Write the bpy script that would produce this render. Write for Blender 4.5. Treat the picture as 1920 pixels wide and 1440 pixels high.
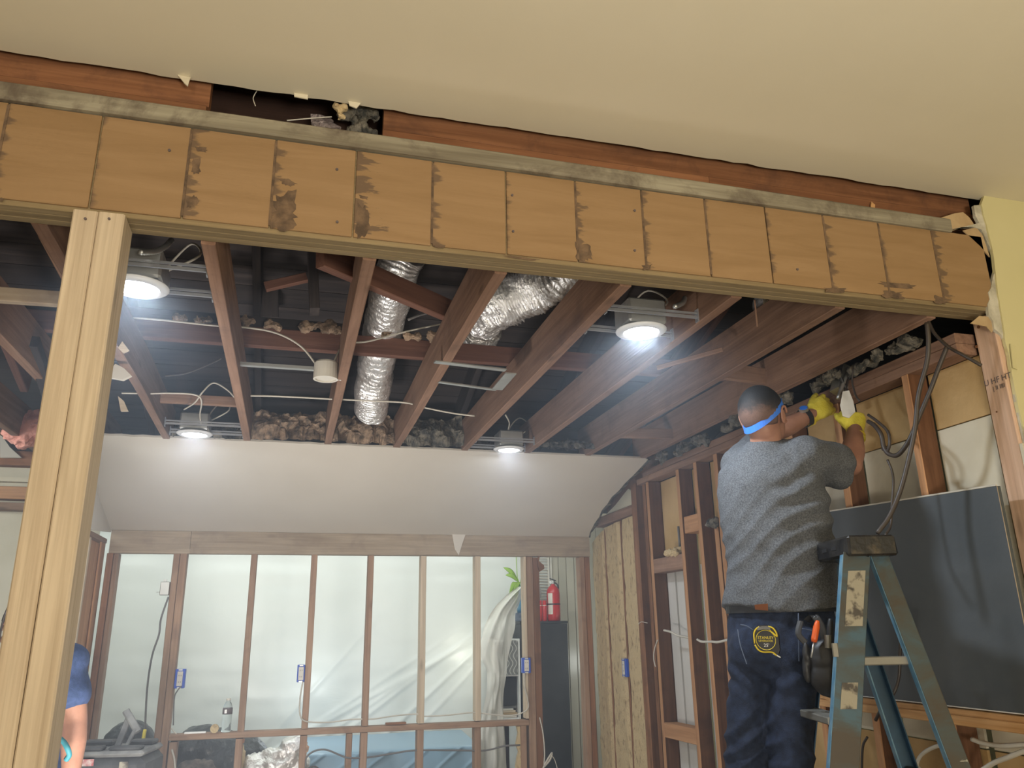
import bpy, bmesh, math, random
from mathutils import Vector, Matrix, noise
random.seed(7)
V = Vector
S = bpy.context.scene
C = S.collection
for o in list(bpy.data.objects):
    bpy.data.objects.remove(o)

# ---------------------------------------------------------------- camera
cam_data = bpy.data.cameras.new('camera')
cam_data.sensor_width = 36.0
cam_data.lens = 1480.0 / 1920.0 * 36.0
cam_data.clip_start = 0.05
cam = bpy.data.objects.new('camera', cam_data)
C.objects.link(cam)
yaw, pitch, roll = math.radians(15.585), math.radians(17.191), math.radians(0.92)
fw = V((math.sin(yaw)*math.cos(pitch), math.cos(yaw)*math.cos(pitch), math.sin(pitch)))
rt = V((math.cos(yaw), -math.sin(yaw), 0))
dn = fw.cross(rt)
r2 = math.cos(roll)*rt + math.sin(roll)*dn
d2 = -math.sin(roll)*rt + math.cos(roll)*dn
cam.matrix_world = Matrix(((r2.x, -d2.x, -fw.x, 0), (r2.y, -d2.y, -fw.y, 0), (r2.z, -d2.z, -fw.z, 1.45), (0, 0, 0, 1)))
S.camera = cam

# ---------------------------------------------------------------- world, exposure, lights
w = bpy.data.worlds.new('world')
S.world = w
w.use_nodes = True
w.node_tree.nodes['Background'].inputs[0].default_value = (0.55, 0.65, 0.9, 1)
w.node_tree.nodes['Background'].inputs[1].default_value = 0.05
S.view_settings.view_transform = 'Standard'
S.view_settings.look = 'None'
S.view_settings.gamma = 1
S.view_settings.use_curve_mapping = False
S.view_settings.exposure = 0.0

def area_light(name, loc, target, sx, sy, power, col, shape='RECTANGLE', spread=180):
    l = bpy.data.lights.new(name, 'AREA')
    l.shape = shape
    l.size = sx
    if shape == 'RECTANGLE':
        l.size_y = sy
    l.energy = power
    l.color = col
    l.spread = math.radians(spread)
    o = bpy.data.objects.new(name, l)
    C.objects.link(o)
    o.location = loc
    o.rotation_euler = (V(target)-V(loc)).to_track_quat('-Z', 'Y').to_euler()
    return o
WARM = (1.0, 0.93, 0.80)
COOL = (0.82, 0.91, 1.0)
def point_light(name, loc, power, col, radius):
    l = bpy.data.lights.new(name, 'POINT')
    l.energy = power; l.color = col; l.shadow_soft_size = radius
    o = bpy.data.objects.new(name, l); C.objects.link(o); o.location = loc
    return o
point_light('near_room_lamp', (-1.1, -2.1, 1.4), 95, WARM, 0.30)
area_light('near_ceiling_fill', (0.6, -1.6, 0.9), (0.7, 0.3, 2.97), 0.8, 0.5, 60, WARM, 'RECTANGLE', 150)  # added fill from below, replaces floor bounce on the near ceiling
point_light('near_room_corner_fill', (2.4, -1.6, 1.2), 26, (1.0, 0.90, 0.62), 0.30)  # unseen fill that keeps the yellow wall bright
area_light('middle_room_fill', (-0.5, 2.75, 0.35), (0.3, 4.9, 2.3), 0.4, 0.4, 36, (1.0, 0.95, 0.90), 'SQUARE', 130)  # added fill, lifts the sloped drywall and joist undersides
area_light('far_room_light', (0.1, 6.35, 2.40), (0.1, 7.6, 0.9), 4.6, 0.4, 50, (0.92, 1.0, 0.97))
point_light('far_room_work_lamp', (0.30, 7.15, 1.0), 3, (0.85, 0.95, 1.0), 0.10)
point_light('panelled_wall_fill', (2.95, 6.75, 1.1), 7, (0.95, 1.0, 0.95), 0.08)  # added fill to brighten the panelled wall, no lamp stands here
point_light('far_room_corner_lamp', (1.62, 7.25, 1.25), 1.8, (1.0, 0.97, 0.80), 0.06)
area_light('left_room_light', (-2.2, 4.2, 2.3), (-2.0, 6.0, 1.0), 0.8, 0.8, 22, (0.95, 1.0, 0.97))

# haze volume added for the lens glow, over the middle room and attic
HAZE = True
# ---------------------------------------------------------------- helpers
W = {}
def parent_to(o, p):
    if p is not None:
        o.parent = p
        o.matrix_parent_inverse = W[p.name].inverted()
def place(o, m, p=None):
    o.matrix_world = m
    W[o.name] = m.copy()
    if p is not None:
        o.parent = p
        o.matrix_parent_inverse = Matrix.Identity(4)
        o.matrix_basis = W[p.name].inverted() @ m
def tag(o, label=None, cat=None, group=None, kind=None):
    if label: o['label'] = label
    if cat: o['category'] = cat
    if group: o['group'] = group
    if kind: o['kind'] = kind
    return o
def empty(name, loc, label=None, cat=None, group=None, kind=None, parent=None):
    o = bpy.data.objects.new(name, None)
    C.objects.link(o)
    o.empty_display_size = 0.1
    place(o, Matrix.Translation(V(loc)), parent)
    return tag(o, label, cat, group, kind)
def emit(name, bm, mat, parent=None, smooth=False, origin=None, m=None):
    """link a bmesh given in world coordinates as one object with its origin at its base"""
    if m is None:
        if origin is None:
            xs = [v.co for v in bm.verts]
            lo = V((min(c.x for c in xs), min(c.y for c in xs), min(c.z for c in xs)))
            hi = V((max(c.x for c in xs), max(c.y for c in xs), max(c.z for c in xs)))
            origin = V(((lo.x+hi.x)/2, (lo.y+hi.y)/2, lo.z))
        m = Matrix.Translation(V(origin))
        bmesh.ops.translate(bm, verts=bm.verts, vec=-V(origin))
    me = bpy.data.meshes.new(name)
    bm.normal_update()
    bm.to_mesh(me)
    bm.free()
    if smooth:
        for p in me.polygons: p.use_smooth = True
    if mat: me.materials.append(mat)
    o = bpy.data.objects.new(name, me)
    C.objects.link(o)
    place(o, m, parent)
    return o
def add_box(bm, lo, hi, m=None):
    co = [(x, y, z) for x in (lo[0], hi[0]) for y in (lo[1], hi[1]) for z in (lo[2], hi[2])]
    vs = [bm.verts.new(m @ V(c) if m else V(c)) for c in co]
    fs = [(0,1,3,2), (4,6,7,5), (0,4,5,1), (2,3,7,6), (0,2,6,4), (1,5,7,3)]
    return [bm.faces.new([vs[i] for i in f]) for f in fs]
def bevel_all(bm, w):
    bmesh.ops.bevel(bm, geom=list(bm.edges), offset=w, segments=1, affect='EDGES', clamp_overlap=True)
def box(name, lo, hi, mat, parent=None, bev=0.0, m=None):
    bm = bmesh.new()
    add_box(bm, lo, hi, m)
    if bev: bevel_all(bm, bev)
    return emit(name, bm, mat, parent)
def lumber(name, p0, p1, w, h, mat, parent=None, up=(0, 0, 1), bev=0.003, rough=0.0, twist=0.0, label=None):
    """a board whose length runs along local X (grain), w across, h along 'up'; p0, p1 centre line"""
    p0, p1 = V(p0), V(p1)
    X = (p1-p0); L = X.length; X.normalize()
    U = V(up); Y = U.cross(X).normalized(); Z = X.cross(Y)
    n = max(1, int(L/0.35))
    bm = bmesh.new()
    rings = []
    b = bev
    prof = [(-w/2+b, -h/2), (w/2-b, -h/2), (w/2, -h/2+b), (w/2, h/2-b), (w/2-b, h/2), (-w/2+b, h/2), (-w/2, h/2-b), (-w/2, -h/2+b)]
    sd = random.random()*50
    for i in range(n+1):
        t = i/n
        dy = (noise.noise(V((sd+t*2.0, 0, 0))))*rough*2
        dz = (noise.noise(V((sd+9+t*2.0, 0, 0))))*rough*2
        rings.append([bm.verts.new((t*L, y+dy+rough*0.5*noise.noise(V((sd, i*3.1, k))), z+dz)) for k, (y, z) in enumerate(prof)])
    for i in range(n):
        for k in range(8):
            bm.faces.new((rings[i][k], rings[i+1][k], rings[i+1][(k+1) % 8], rings[i][(k+1) % 8]))
    bm.faces.new(rings[0][::1]); bm.faces.new(rings[-1][::-1])
    bmesh.ops.recalc_face_normals(bm, faces=bm.faces)
    m = Matrix(((X.x, Y.x, Z.x, p0.x), (X.y, Y.y, Z.y, p0.y), (X.z, Y.z, Z.z, p0.z), (0, 0, 0, 1)))
    o = emit(name, bm, mat, parent, m=m)
    if label: o['label'] = label
    return o
def tube_bm(bm, pts, radii, seg=8, side=None, cap=True):
    """swept tube; radii scalars or (a,b) pairs, a along 'side'"""
    pts = [V(p) for p in pts]
    n = len(pts)
    if not isinstance(radii, (list,)): radii = [radii]*n
    rings = []
    prev = None
    for i, p in enumerate(pts):
        t = (pts[min(i+1, n-1)]-pts[max(i-1, 0)])
        if t.length < 1e-9: t = V((0, 0, 1))
        t.normalize()
        s = V(side) if side is not None else (prev if prev is not None else (V((0, 0, 1)) if abs(t.z) < 0.9 else V((1, 0, 0))))
        a = (s-t*s.dot(t))
        if a.length < 1e-6: a = t.orthogonal()
        a.normalize()
        b = t.cross(a)
        if side is None: prev = a
        r = radii[i]
        ra, rb = (r, r) if not isinstance(r, tuple) else r
        rings.append([bm.verts.new(p+a*ra*math.cos(2*math.pi*k/seg)+b*rb*math.sin(2*math.pi*k/seg)) for k in range(seg)])
    for i in range(n-1):
        for k in range(seg):
            bm.faces.new((rings[i][k], rings[i][(k+1) % seg], rings[i+1][(k+1) % seg], rings[i+1][k]))
    if cap:
        bm.faces.new(rings[0][::-1]); bm.faces.new(rings[-1])
def catmull(pts, sub=6):
    pts = [V(p) for p in pts]
    if len(pts) < 3: return pts
    out = []
    P = [pts[0]*2-pts[1]]+pts+[pts[-1]*2-pts[-2]]
    for i in range(1, len(P)-2):
        for s in range(sub):
            t = s/sub
            a, b, c, d = P[i-1], P[i], P[i+1], P[i+2]
            out.append(0.5*((2*b)+(c-a)*t+(2*a-5*b+4*c-d)*t*t+(3*b-a-3*c+d)*t**3))
    out.append(pts[-1])
    return out
def cable(name, pts, r, mat, parent=None, sub=6, seg=6):
    bm = bmesh.new()
    tube_bm(bm, catmull(pts, sub), r, seg)
    return emit(name, bm, mat, parent, smooth=True)
def ball(bm, c, r, seg=12, rings=8, sc=(1, 1, 1), rot=None):
    m = Matrix.Translation(V(c)) @ (rot.to_4x4() if rot else Matrix.Identity(4)) @ Matrix.Diagonal((r*sc[0], r*sc[1], r*sc[2], 1))
    bmesh.ops.create_uvsphere(bm, u_segments=seg, v_segments=rings, radius=1, matrix=m)
def lathe(bm, c, prof, seg=20, m=None):
    rings = []
    for (r, z) in prof:
        rings.append([bm.verts.new((m @ V((r*math.cos(2*math.pi*k/seg), r*math.sin(2*math.pi*k/seg), z)) if m else V((c[0]+r*math.cos(2*math.pi*k/seg), c[1]+r*math.sin(2*math.pi*k/seg), c[2]+z)))) for k in range(seg)])
    for i in range(len(rings)-1):
        for k in range(seg):
            bm.faces.new((rings[i][k], rings[i][(k+1) % seg], rings[i+1][(k+1) % seg], rings[i+1][k]))
    bm.faces.new(rings[0][::-1]); bm.faces.new(rings[-1])
def prism(bm, pts, off):
    """flat polygon given as 3D points, thickened by the vector off"""
    a = [bm.verts.new(V(p)) for p in pts]
    b = [bm.verts.new(V(p)+V(off)) for p in pts]
    bm.faces.new(a[::-1]); bm.faces.new(b)
    n = len(pts)
    for i in range(n):
        bm.faces.new((a[i], a[(i+1) % n], b[(i+1) % n], b[i]))
    bmesh.ops.recalc_face_normals(bm, faces=bm.faces)
def ragged(p, q, n, amp, ax, seed=0):
    """points from p to q shifted along the vector ax by noise"""
    p, q, ax = V(p), V(q), V(ax)
    return [p.lerp(q, i/n)+ax*amp*(noise.noise(V((seed+i*0.9, seed*1.7, 0)))+0.5*noise.noise(V((seed+i*2.7, 3, 0)))) for i in range(n+1)]
def remesh(bm, voxel, smooth_it=4):
    me = bpy.data.meshes.new('tmp'); bm.to_mesh(me); bm.free()
    o = bpy.data.objects.new('tmp', me); C.objects.link(o)
    md = o.modifiers.new('r', 'REMESH'); md.mode = 'VOXEL'; md.voxel_size = voxel
    ms = o.modifiers.new('s', 'SMOOTH'); ms.iterations = smooth_it; ms.factor = 0.5
    dg = bpy.context.evaluated_depsgraph_get()
    me2 = bpy.data.meshes.new_from_object(o.evaluated_get(dg))
    out = bmesh.new(); out.from_mesh(me2)
    bpy.data.objects.remove(o); bpy.data.meshes.remove(me); bpy.data.meshes.remove(me2)
    return out

# ---------------------------------------------------------------- materials
def new_mat(name):
    m = bpy.data.materials.new(name)
    m.use_nodes = True
    nt = m.node_tree
    return m, nt, nt.nodes['Principled BSDF'], nt.nodes.new, nt.links.new
def ramp(N, L, src, stops):
    r = N('ShaderNodeValToRGB')
    e = r.color_ramp.elements
    while len(e) < len(stops): e.new(0.5)
    for k, (p, c) in enumerate(stops):
        e[k].position = p; e[k].color = (*c, 1) if len(c) == 3 else c
    L(src, r.inputs[0])
    return r
def coords(N, L, scale, obj_random=True, world=False):
    mp = N('ShaderNodeMapping')
    mp.inputs['Scale'].default_value = scale
    if world:
        g = N('ShaderNodeNewGeometry'); L(g.outputs['Position'], mp.inputs[0])
        return mp
    tc = N('ShaderNodeTexCoord')
    if obj_random:
        oi = N('ShaderNodeObjectInfo'); mu = N('ShaderNodeVectorMath'); mu.operation = 'SCALE'
        mu.inputs[0].default_value = (37, 53, 71); L(oi.outputs['Random'], mu.inputs['Scale'])
        ad = N('ShaderNodeVectorMath'); L(tc.outputs['Object'], ad.inputs[0]); L(mu.outputs[0], ad.inputs[1])
        L(ad.outputs[0], mp.inputs[0])
    else:
        L(tc.outputs['Object'], mp.inputs[0])
    return mp
def tex_noise(N, L, vec, scale, detail=4, dist=0.0, rough=0.55):
    n = N('ShaderNodeTexNoise')
    n.inputs['Scale'].default_value = scale; n.inputs['Detail'].default_value = detail
    n.inputs['Distortion'].default_value = dist; n.inputs['Roughness'].default_value = rough
    L(vec, n.inputs['Vector'])
    return n
def mixc(N, L, fac, a, b, mode='MIX'):
    x = N('ShaderNodeMix'); x.data_type = 'RGBA'; x.blend_type = mode
    if isinstance(fac, float): x.inputs[0].default_value = fac
    else: L(fac, x.inputs[0])
    for k, s in ((6, a), (7, b)):
        if isinstance(s, tuple): x.inputs[k].default_value = (*s, 1)
        else: L(s, x.inputs[k])
    return x.outputs[2]
def bump(N, L, B, h, strength, dist=0.01):
    b = N('ShaderNodeBump'); b.inputs['Strength'].default_value = strength; b.inputs['Distance'].default_value = dist
    L(h, b.inputs['Height']); L(b.outputs[0], B.inputs['Normal'])
def wood(name, dark, light, axis=0, knots=0.5, stain=None, stain_amt=0.0, vary=0.25, rough=0.75):
    m, nt, B, N, L = new_mat(name)
    sc = [9.0, 9.0, 9.0]; sc[axis] = 0.7
    mp = coords(N, L, tuple(sc))
    n1 = tex_noise(N, L, mp.outputs[0], 1.6, 5, 1.2)
    sc2 = [60.0, 60.0, 60.0]; sc2[axis] = 1.6
    mp2 = coords(N, L, tuple(sc2))
    n2 = tex_noise(N, L, mp2.outputs[0], 1.5, 3, 0.3)
    r1 = ramp(N, L, n1.outputs[0], [(0.3, dark), (0.7, light)])
    r2 = ramp(N, L, n2.outputs[0], [(0.3, (0.72, 0.70, 0.68)), (0.62, (1, 1, 1))])
    col = mixc(N, L, 0.75, r1.outputs[0], r2.outputs[0], 'MULTIPLY')
    sk = [7.0, 7.0, 7.0]; sk[axis] = 2.2
    mk = coords(N, L, tuple(sk))
    vo = N('ShaderNodeTexVoronoi'); vo.inputs['Scale'].default_value = 1.0; L(mk.outputs[0], vo.inputs['Vector'])
    rk = ramp(N, L, vo.outputs['Distance'], [(0.04, (knots,)*3), (0.12, (0, 0, 0))])
    col = mixc(N, L, rk.outputs[0], col, tuple(c*0.30 for c in dark))
    if stain:
        ms = coords(N, L, (1, 1, 1)); n3 = tex_noise(N, L, ms.outputs[0], 5.0, 6, 0.5, 0.65)
        rs = ramp(N, L, n3.outputs[0], [(0.52, (0, 0, 0)), (0.68, (stain_amt,)*3)])
        col = mixc(N, L, rs.outputs[0], col, stain)
    oi = N('ShaderNodeObjectInfo')
    mr = N('ShaderNodeMapRange'); mr.inputs[3].default_value = 1-vary; mr.inputs[4].default_value = 1+vary*0.4
    L(oi.outputs['Random'], mr.inputs[0])
    hsv = N('ShaderNodeHueSaturation'); L(mr.outputs[0], hsv.inputs['Value']); L(col, hsv.inputs['Color'])
    L(hsv.outputs[0], B.inputs['Base Color'])
    B.inputs['Roughness'].default_value = rough
    B.inputs['Specular IOR Level'].default_value = 0.25
    bump(N, L, B, n2.outputs[0], 0.35, 0.003)
    return m
def speckle(name, c1, c2, scale=8.0, rough=0.9, bmp=0.3, bscale=60.0, metal=0.0, lo=0.35, hi=0.65, detail=4, dist=0.01, sc=(1, 1, 1)):
    m, nt, B, N, L = new_mat(name)
    mp = coords(N, L, sc)
    n = tex_noise(N, L, mp.outputs[0], scale, detail)
    r = ramp(N, L, n.outputs[0], [(lo, c1), (hi, c2)])
    L(r.outputs[0], B.inputs['Base Color'])
    B.inputs['Roughness'].default_value = rough
    B.inputs['Metallic'].default_value = metal
    if bmp:
        n2 = tex_noise(N, L, mp.outputs[0], bscale, 4)
        bump(N, L, B, n2.outputs[0], bmp, dist)
    return m
def plain(name, c, rough=0.6, metal=0.0, **k):
    m, nt, B, N, L = new_mat(name)
    mp = coords(N, L, (1, 1, 1))
    n = tex_noise(N, L, mp.outputs[0], 12.0, 3)
    r = ramp(N, L, n.outputs[0], [(0.3, tuple(x*0.82 for x in c)), (0.7, c)])
    L(r.outputs[0], B.inputs['Base Color'])
    B.inputs['Roughness'].default_value = rough; B.inputs['Metallic'].default_value = metal
    for kk, vv in k.items(): B.inputs[kk].default_value = vv
    return m
def emission(name, c, s):
    m, nt, B, N, L = new_mat(name)
    B.inputs['Base Color'].default_value = (*c, 1)
    B.inputs['Emission Color'].default_value = (*c, 1); B.inputs['Emission Strength'].default_value = s
    return m

M = {}
M['old'] = wood('old_redwood_timber', (0.22, 0.125, 0.085), (0.37, 0.225, 0.155), 0, 0.5, (0.13, 0.08, 0.06), 0.45)
M['oldz'] = wood('old_brown_stud_timber', (0.21, 0.095, 0.045), (0.36, 0.18, 0.095), 0, 0.5, (0.10, 0.05, 0.03), 0.5)
M['tanstud'] = wood('orange_tan_stud_timber', (0.42, 0.21, 0.10), (0.60, 0.33, 0.17), 0, 0.6, None, 0, 0.15)
M['backstud'] = wood('brown_partition_stud_timber', (0.30, 0.18, 0.115), (0.46, 0.30, 0.20), 0, 0.6, (0.16, 0.09, 0.06), 0.4, 0.2)
M['pine'] = wood('new_pine_timber', (0.56, 0.445, 0.32), (0.70, 0.58, 0.43), 0, 0.55, None, 0, 0.08)
M['pink'] = wood('new_fir_post_timber', (0.62, 0.40, 0.27), (0.76, 0.54, 0.40), 0, 0.4, None, 0, 0.05)
M['head'] = wood('dusty_header_timber', (0.34, 0.26, 0.18), (0.47, 0.38, 0.28), 0, 0.6, (0.22, 0.16, 0.12), 0.5, 0.1)
M['ledger'] = wood('orange_ledger_timber', (0.50, 0.26, 0.10), (0.74, 0.45, 0.22), 0, 0.3, None, 0, 0.1)
M['rim'] = wood('red_brown_rim_boards', (0.20, 0.085, 0.04), (0.34, 0.155, 0.075), 0, 0.4, (0.08, 0.04, 0.03), 0.5, 0.2)
M['grey'] = wood('weathered_grey_plate', (0.20, 0.17, 0.12), (0.42, 0.38, 0.28), 0, 0.3, (0.13, 0.10, 0.075), 0.9, 0.1)
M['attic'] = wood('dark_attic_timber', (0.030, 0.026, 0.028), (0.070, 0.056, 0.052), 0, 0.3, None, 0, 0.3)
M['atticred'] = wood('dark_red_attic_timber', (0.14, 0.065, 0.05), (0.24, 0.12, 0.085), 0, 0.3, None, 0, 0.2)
M['paint'] = speckle('cream_drywall_paint', (0.69, 0.625, 0.48), (0.71, 0.645, 0.50), 2.0, 0.9, 0)
M['yellow'] = speckle('pale_yellow_wall_paint', (0.62, 0.56, 0.30), (0.65, 0.59, 0.33), 2.0, 0.9, 0)
M['soffit'] = speckle('white_sloped_drywall', (0.60, 0.55, 0.475), (0.63, 0.58, 0.505), 2.5, 0.9, 0)
M['gyp'] = speckle('bare_gypsum_edge', (0.36, 0.33, 0.25), (0.62, 0.58, 0.47), 14.0, 0.95, 0.6, 60.0)
M['papertan'] = speckle('torn_brown_wall_paper', (0.40, 0.27, 0.14), (0.50, 0.36, 0.20), 9.0, 0.9, 0.2)
M['kraft'] = speckle('tan_sheathing_paper', (0.44, 0.28, 0.11), (0.56, 0.38, 0.18), 4.0, 0.85, 0.15)
M['whiteback'] = speckle('white_wall_lining', (0.60, 0.55, 0.42), (0.70, 0.65, 0.52), 3.0, 0.7, 0.1)
M['siding'] = speckle('grey_white_siding', (0.52, 0.50, 0.46), (0.64, 0.62, 0.58), 3.0, 0.7, 0.1, sc=(1, 1, 0.2))
M['fibre'] = speckle('tan_fibre_board', (0.28, 0.18, 0.09), (0.60, 0.46, 0.26), 34.0, 0.95, 0.8, 120.0, 0, 0.28, 0.46, 8, 0.01, (1, 1, 0.6))
M['wool'] = speckle('brown_loose_insulation', (0.09, 0.065, 0.045), (0.40, 0.28, 0.19), 26.0, 1.0, 1.0, 70.0, 0, 0.35, 0.65, 8)
M['woolgrey'] = speckle('grey_dusty_insulation', (0.05, 0.05, 0.045), (0.26, 0.23, 0.18), 30.0, 1.0, 1.0, 80.0, 0, 0.38, 0.68, 8)
M['pinkwool'] = speckle('pink_fibreglass', (0.45, 0.17, 0.13), (0.68, 0.32, 0.26), 20.0, 1.0, 0.8, 60.0)
M['foil'] = speckle('crinkled_foil', (0.84, 0.83, 0.81), (0.97, 0.96, 0.95), 20.0, 0.33, 0.9, 40.0, 0.75, dist=0.012)
M['galv'] = plain('galvanised_steel', (0.62, 0.63, 0.62), 0.4, 0.85)
M['bar'] = plain('thin_steel_hanger_bar', (0.55, 0.57, 0.62), 0.35, 0.7)
M['whitep'] = plain('white_plastic', (0.72, 0.68, 0.60), 0.45)
M['trim'] = plain('white_light_trim', (0.75, 0.76, 0.78), 0.4)
M['led'] = emission('glowing_lamp_lens', (0.93, 0.96, 1.0), 14.0)
M['romex'] = plain('cream_cable_jacket', (0.62, 0.58, 0.50), 0.5)
M['greycable'] = plain('grey_cable_jacket', (0.17, 0.16, 0.155), 0.5)
M['blackc'] = plain('black_cable_jacket', (0.055, 0.045, 0.04), 0.45)
M['browncable'] = plain('brown_cable_jacket', (0.055, 0.042, 0.034), 0.5)
M['black'] = plain('black_plastic', (0.022, 0.022, 0.024), 0.5)
M['cabinet'] = speckle('matte_black_cabinet', (0.018, 0.018, 0.018), (0.03, 0.03, 0.03), 9.0, 0.55, 0.1)
M['blue'] = plain('blue_outlet_box', (0.03, 0.10, 0.55), 0.45)
M['board'] = speckle('charcoal_blue_board', (0.062, 0.072, 0.082), (0.088, 0.098, 0.108), 2.5, 0.6, 0.05)
M['red'] = plain('red_enamel', (0.55, 0.03, 0.03), 0.3)
M['skin'] = speckle('skin', (0.30, 0.145, 0.095), (0.38, 0.19, 0.125), 14.0, 0.55, 0.12, 90.0)
M['hair'] = speckle('short_dark_hair', (0.004, 0.004, 0.005), (0.014, 0.013, 0.014), 90.0, 0.8, 0.4, 220.0)
M['fade'] = speckle('closely_cropped_hair', (0.055, 0.035, 0.030), (0.15, 0.085, 0.062), 60.0, 0.6, 0.3, 220.0)
M['shirt'] = speckle('heather_grey_jersey', (0.055, 0.058, 0.063), (0.125, 0.13, 0.14), 210.0, 0.95, 0.2, 260.0, 0, 0.36, 0.66, 3)
M['denim'] = speckle('dark_blue_denim', (0.005, 0.009, 0.024), (0.016, 0.027, 0.062), 40.0, 0.9, 0.3, 260.0, 0, 0.3, 0.7, 5)
M['navy'] = speckle('navy_jersey', (0.02, 0.04, 0.10), (0.035, 0.06, 0.15), 60.0, 0.9, 0.2, 200.0)
M['glove'] = speckle('yellow_work_glove', (0.62, 0.50, 0.03), (0.74, 0.62, 0.07), 30.0, 0.8, 0.3, 160.0)
M['strap'] = plain('bright_blue_elastic', (0.04, 0.20, 0.80), 0.6)
M['teal'] = plain('teal_glove_cuff', (0.03, 0.20, 0.24), 0.7)
M['leather'] = plain('brown_leather_patch', (0.20, 0.07, 0.03), 0.7)
M['thread'] = plain('pale_denim_stitch', (0.10, 0.13, 0.20), 0.8)
M['tapey'] = plain('yellow_tape_case', (0.70, 0.52, 0.03), 0.4)
M['orange'] = plain('orange_handle', (0.75, 0.12, 0.02), 0.4)
M['white'] = plain('white_enamel', (0.85, 0.85, 0.83), 0.35)
M['ink'] = plain('grey_stamp_ink', (0.14, 0.11, 0.11), 0.9)
M['yink'] = plain('yellow_print', (0.75, 0.60, 0.05), 0.6)
M['redlabel'] = speckle('red_and_white_sticker', (0.45, 0.03, 0.04), (0.7, 0.66, 0.62), 40.0, 0.5, 0)
M['vase'] = plain('blue_glazed_vase', (0.07, 0.25, 0.42), 0.3)
M['greyblue'] = speckle('grey_patterned_pot', (0.05, 0.07, 0.11), (0.16, 0.19, 0.25), 30.0, 0.6, 0.1)
M['globe'] = plain('frosted_white_glass', (0.62, 0.68, 0.68), 0.3)
M['leaf'] = plain('yellow_green_leaf', (0.28, 0.46, 0.05), 0.5)
M['tread'] = plain('dull_aluminium_step', (0.27, 0.26, 0.23), 0.5, 0.5)
M['saw'] = speckle('dusty_black_tool_plastic', (0.020, 0.022, 0.024), (0.085, 0.088, 0.09), 6.0, 0.55, 0.15)
M['sawgrey'] = speckle('dusty_grey_metal', (0.10, 0.10, 0.10), (0.22, 0.22, 0.21), 12.0, 0.6, 0.15)
M['bag'] = speckle('black_bin_bag', (0.010, 0.012, 0.012), (0.035, 0.042, 0.042), 7.0, 0.35, 0.5, 14.0, dist=0.03)
M['khaki'] = speckle('brown_mottled_fabric', (0.04, 0.035, 0.03), (0.16, 0.13, 0.11), 24.0, 0.9, 0.6, 40.0)
M['floor'] = speckle('dusty_floor', (0.30, 0.26, 0.21), (0.42, 0.37, 0.30), 3.0, 0.7, 0.1)
# blue fibreglass ladder rail: worn blue with brown grime and chipped paint
def ladder_mat():
    m, nt, B, N, L = new_mat('worn_blue_fibreglass')
    mp = coords(N, L, (1, 1, 0.45))
    n = tex_noise(N, L, mp.outputs[0], 7.0, 6, 0.6, 0.6)
    r = ramp(N, L, n.outputs[0], [(0.36, (0.050, 0.105, 0.145)), (0.46, (0.052, 0.068, 0.070)), (0.60, (0.058, 0.044, 0.030))])
    n2 = tex_noise(N, L, mp.outputs[0], 24.0, 6, 0.8, 0.7)
    r2 = ramp(N, L, n2.outputs[0], [(0.66, (0, 0, 0)), (0.70, (0.8, 0.8, 0.8))])
    c = mixc(N, L, r2.outputs[0], r.outputs[0], (0.42, 0.40, 0.33))
    L(c, B.inputs['Base Color']); B.inputs['Roughness'].default_value = 0.5
    return m
M['ladder'] = ladder_mat()
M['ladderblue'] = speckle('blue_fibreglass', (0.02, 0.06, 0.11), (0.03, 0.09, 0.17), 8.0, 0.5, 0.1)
M['ladderlit'] = speckle('lit_blue_flange', (0.06, 0.18, 0.30), (0.16, 0.28, 0.36), 20.0, 0.4, 0.1)  # flange edge that catches the light, its brightness put into the colour
M['ladcap'] = speckle('glossy_black_ladder_cap', (0.010, 0.010, 0.012), (0.03, 0.028, 0.026), 16.0, 0.22, 0.2)
M['capgrime'] = speckle('black_cap_with_brown_grime', (0.012, 0.011, 0.010), (0.10, 0.075, 0.045), 22.0, 0.5, 0.2, lo=0.48, hi=0.78)
M['sticker'] = speckle('worn_cream_sticker', (0.07, 0.06, 0.05), (0.33, 0.30, 0.23), 26.0, 0.6, 0.2, lo=0.38, hi=0.5)
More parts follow.
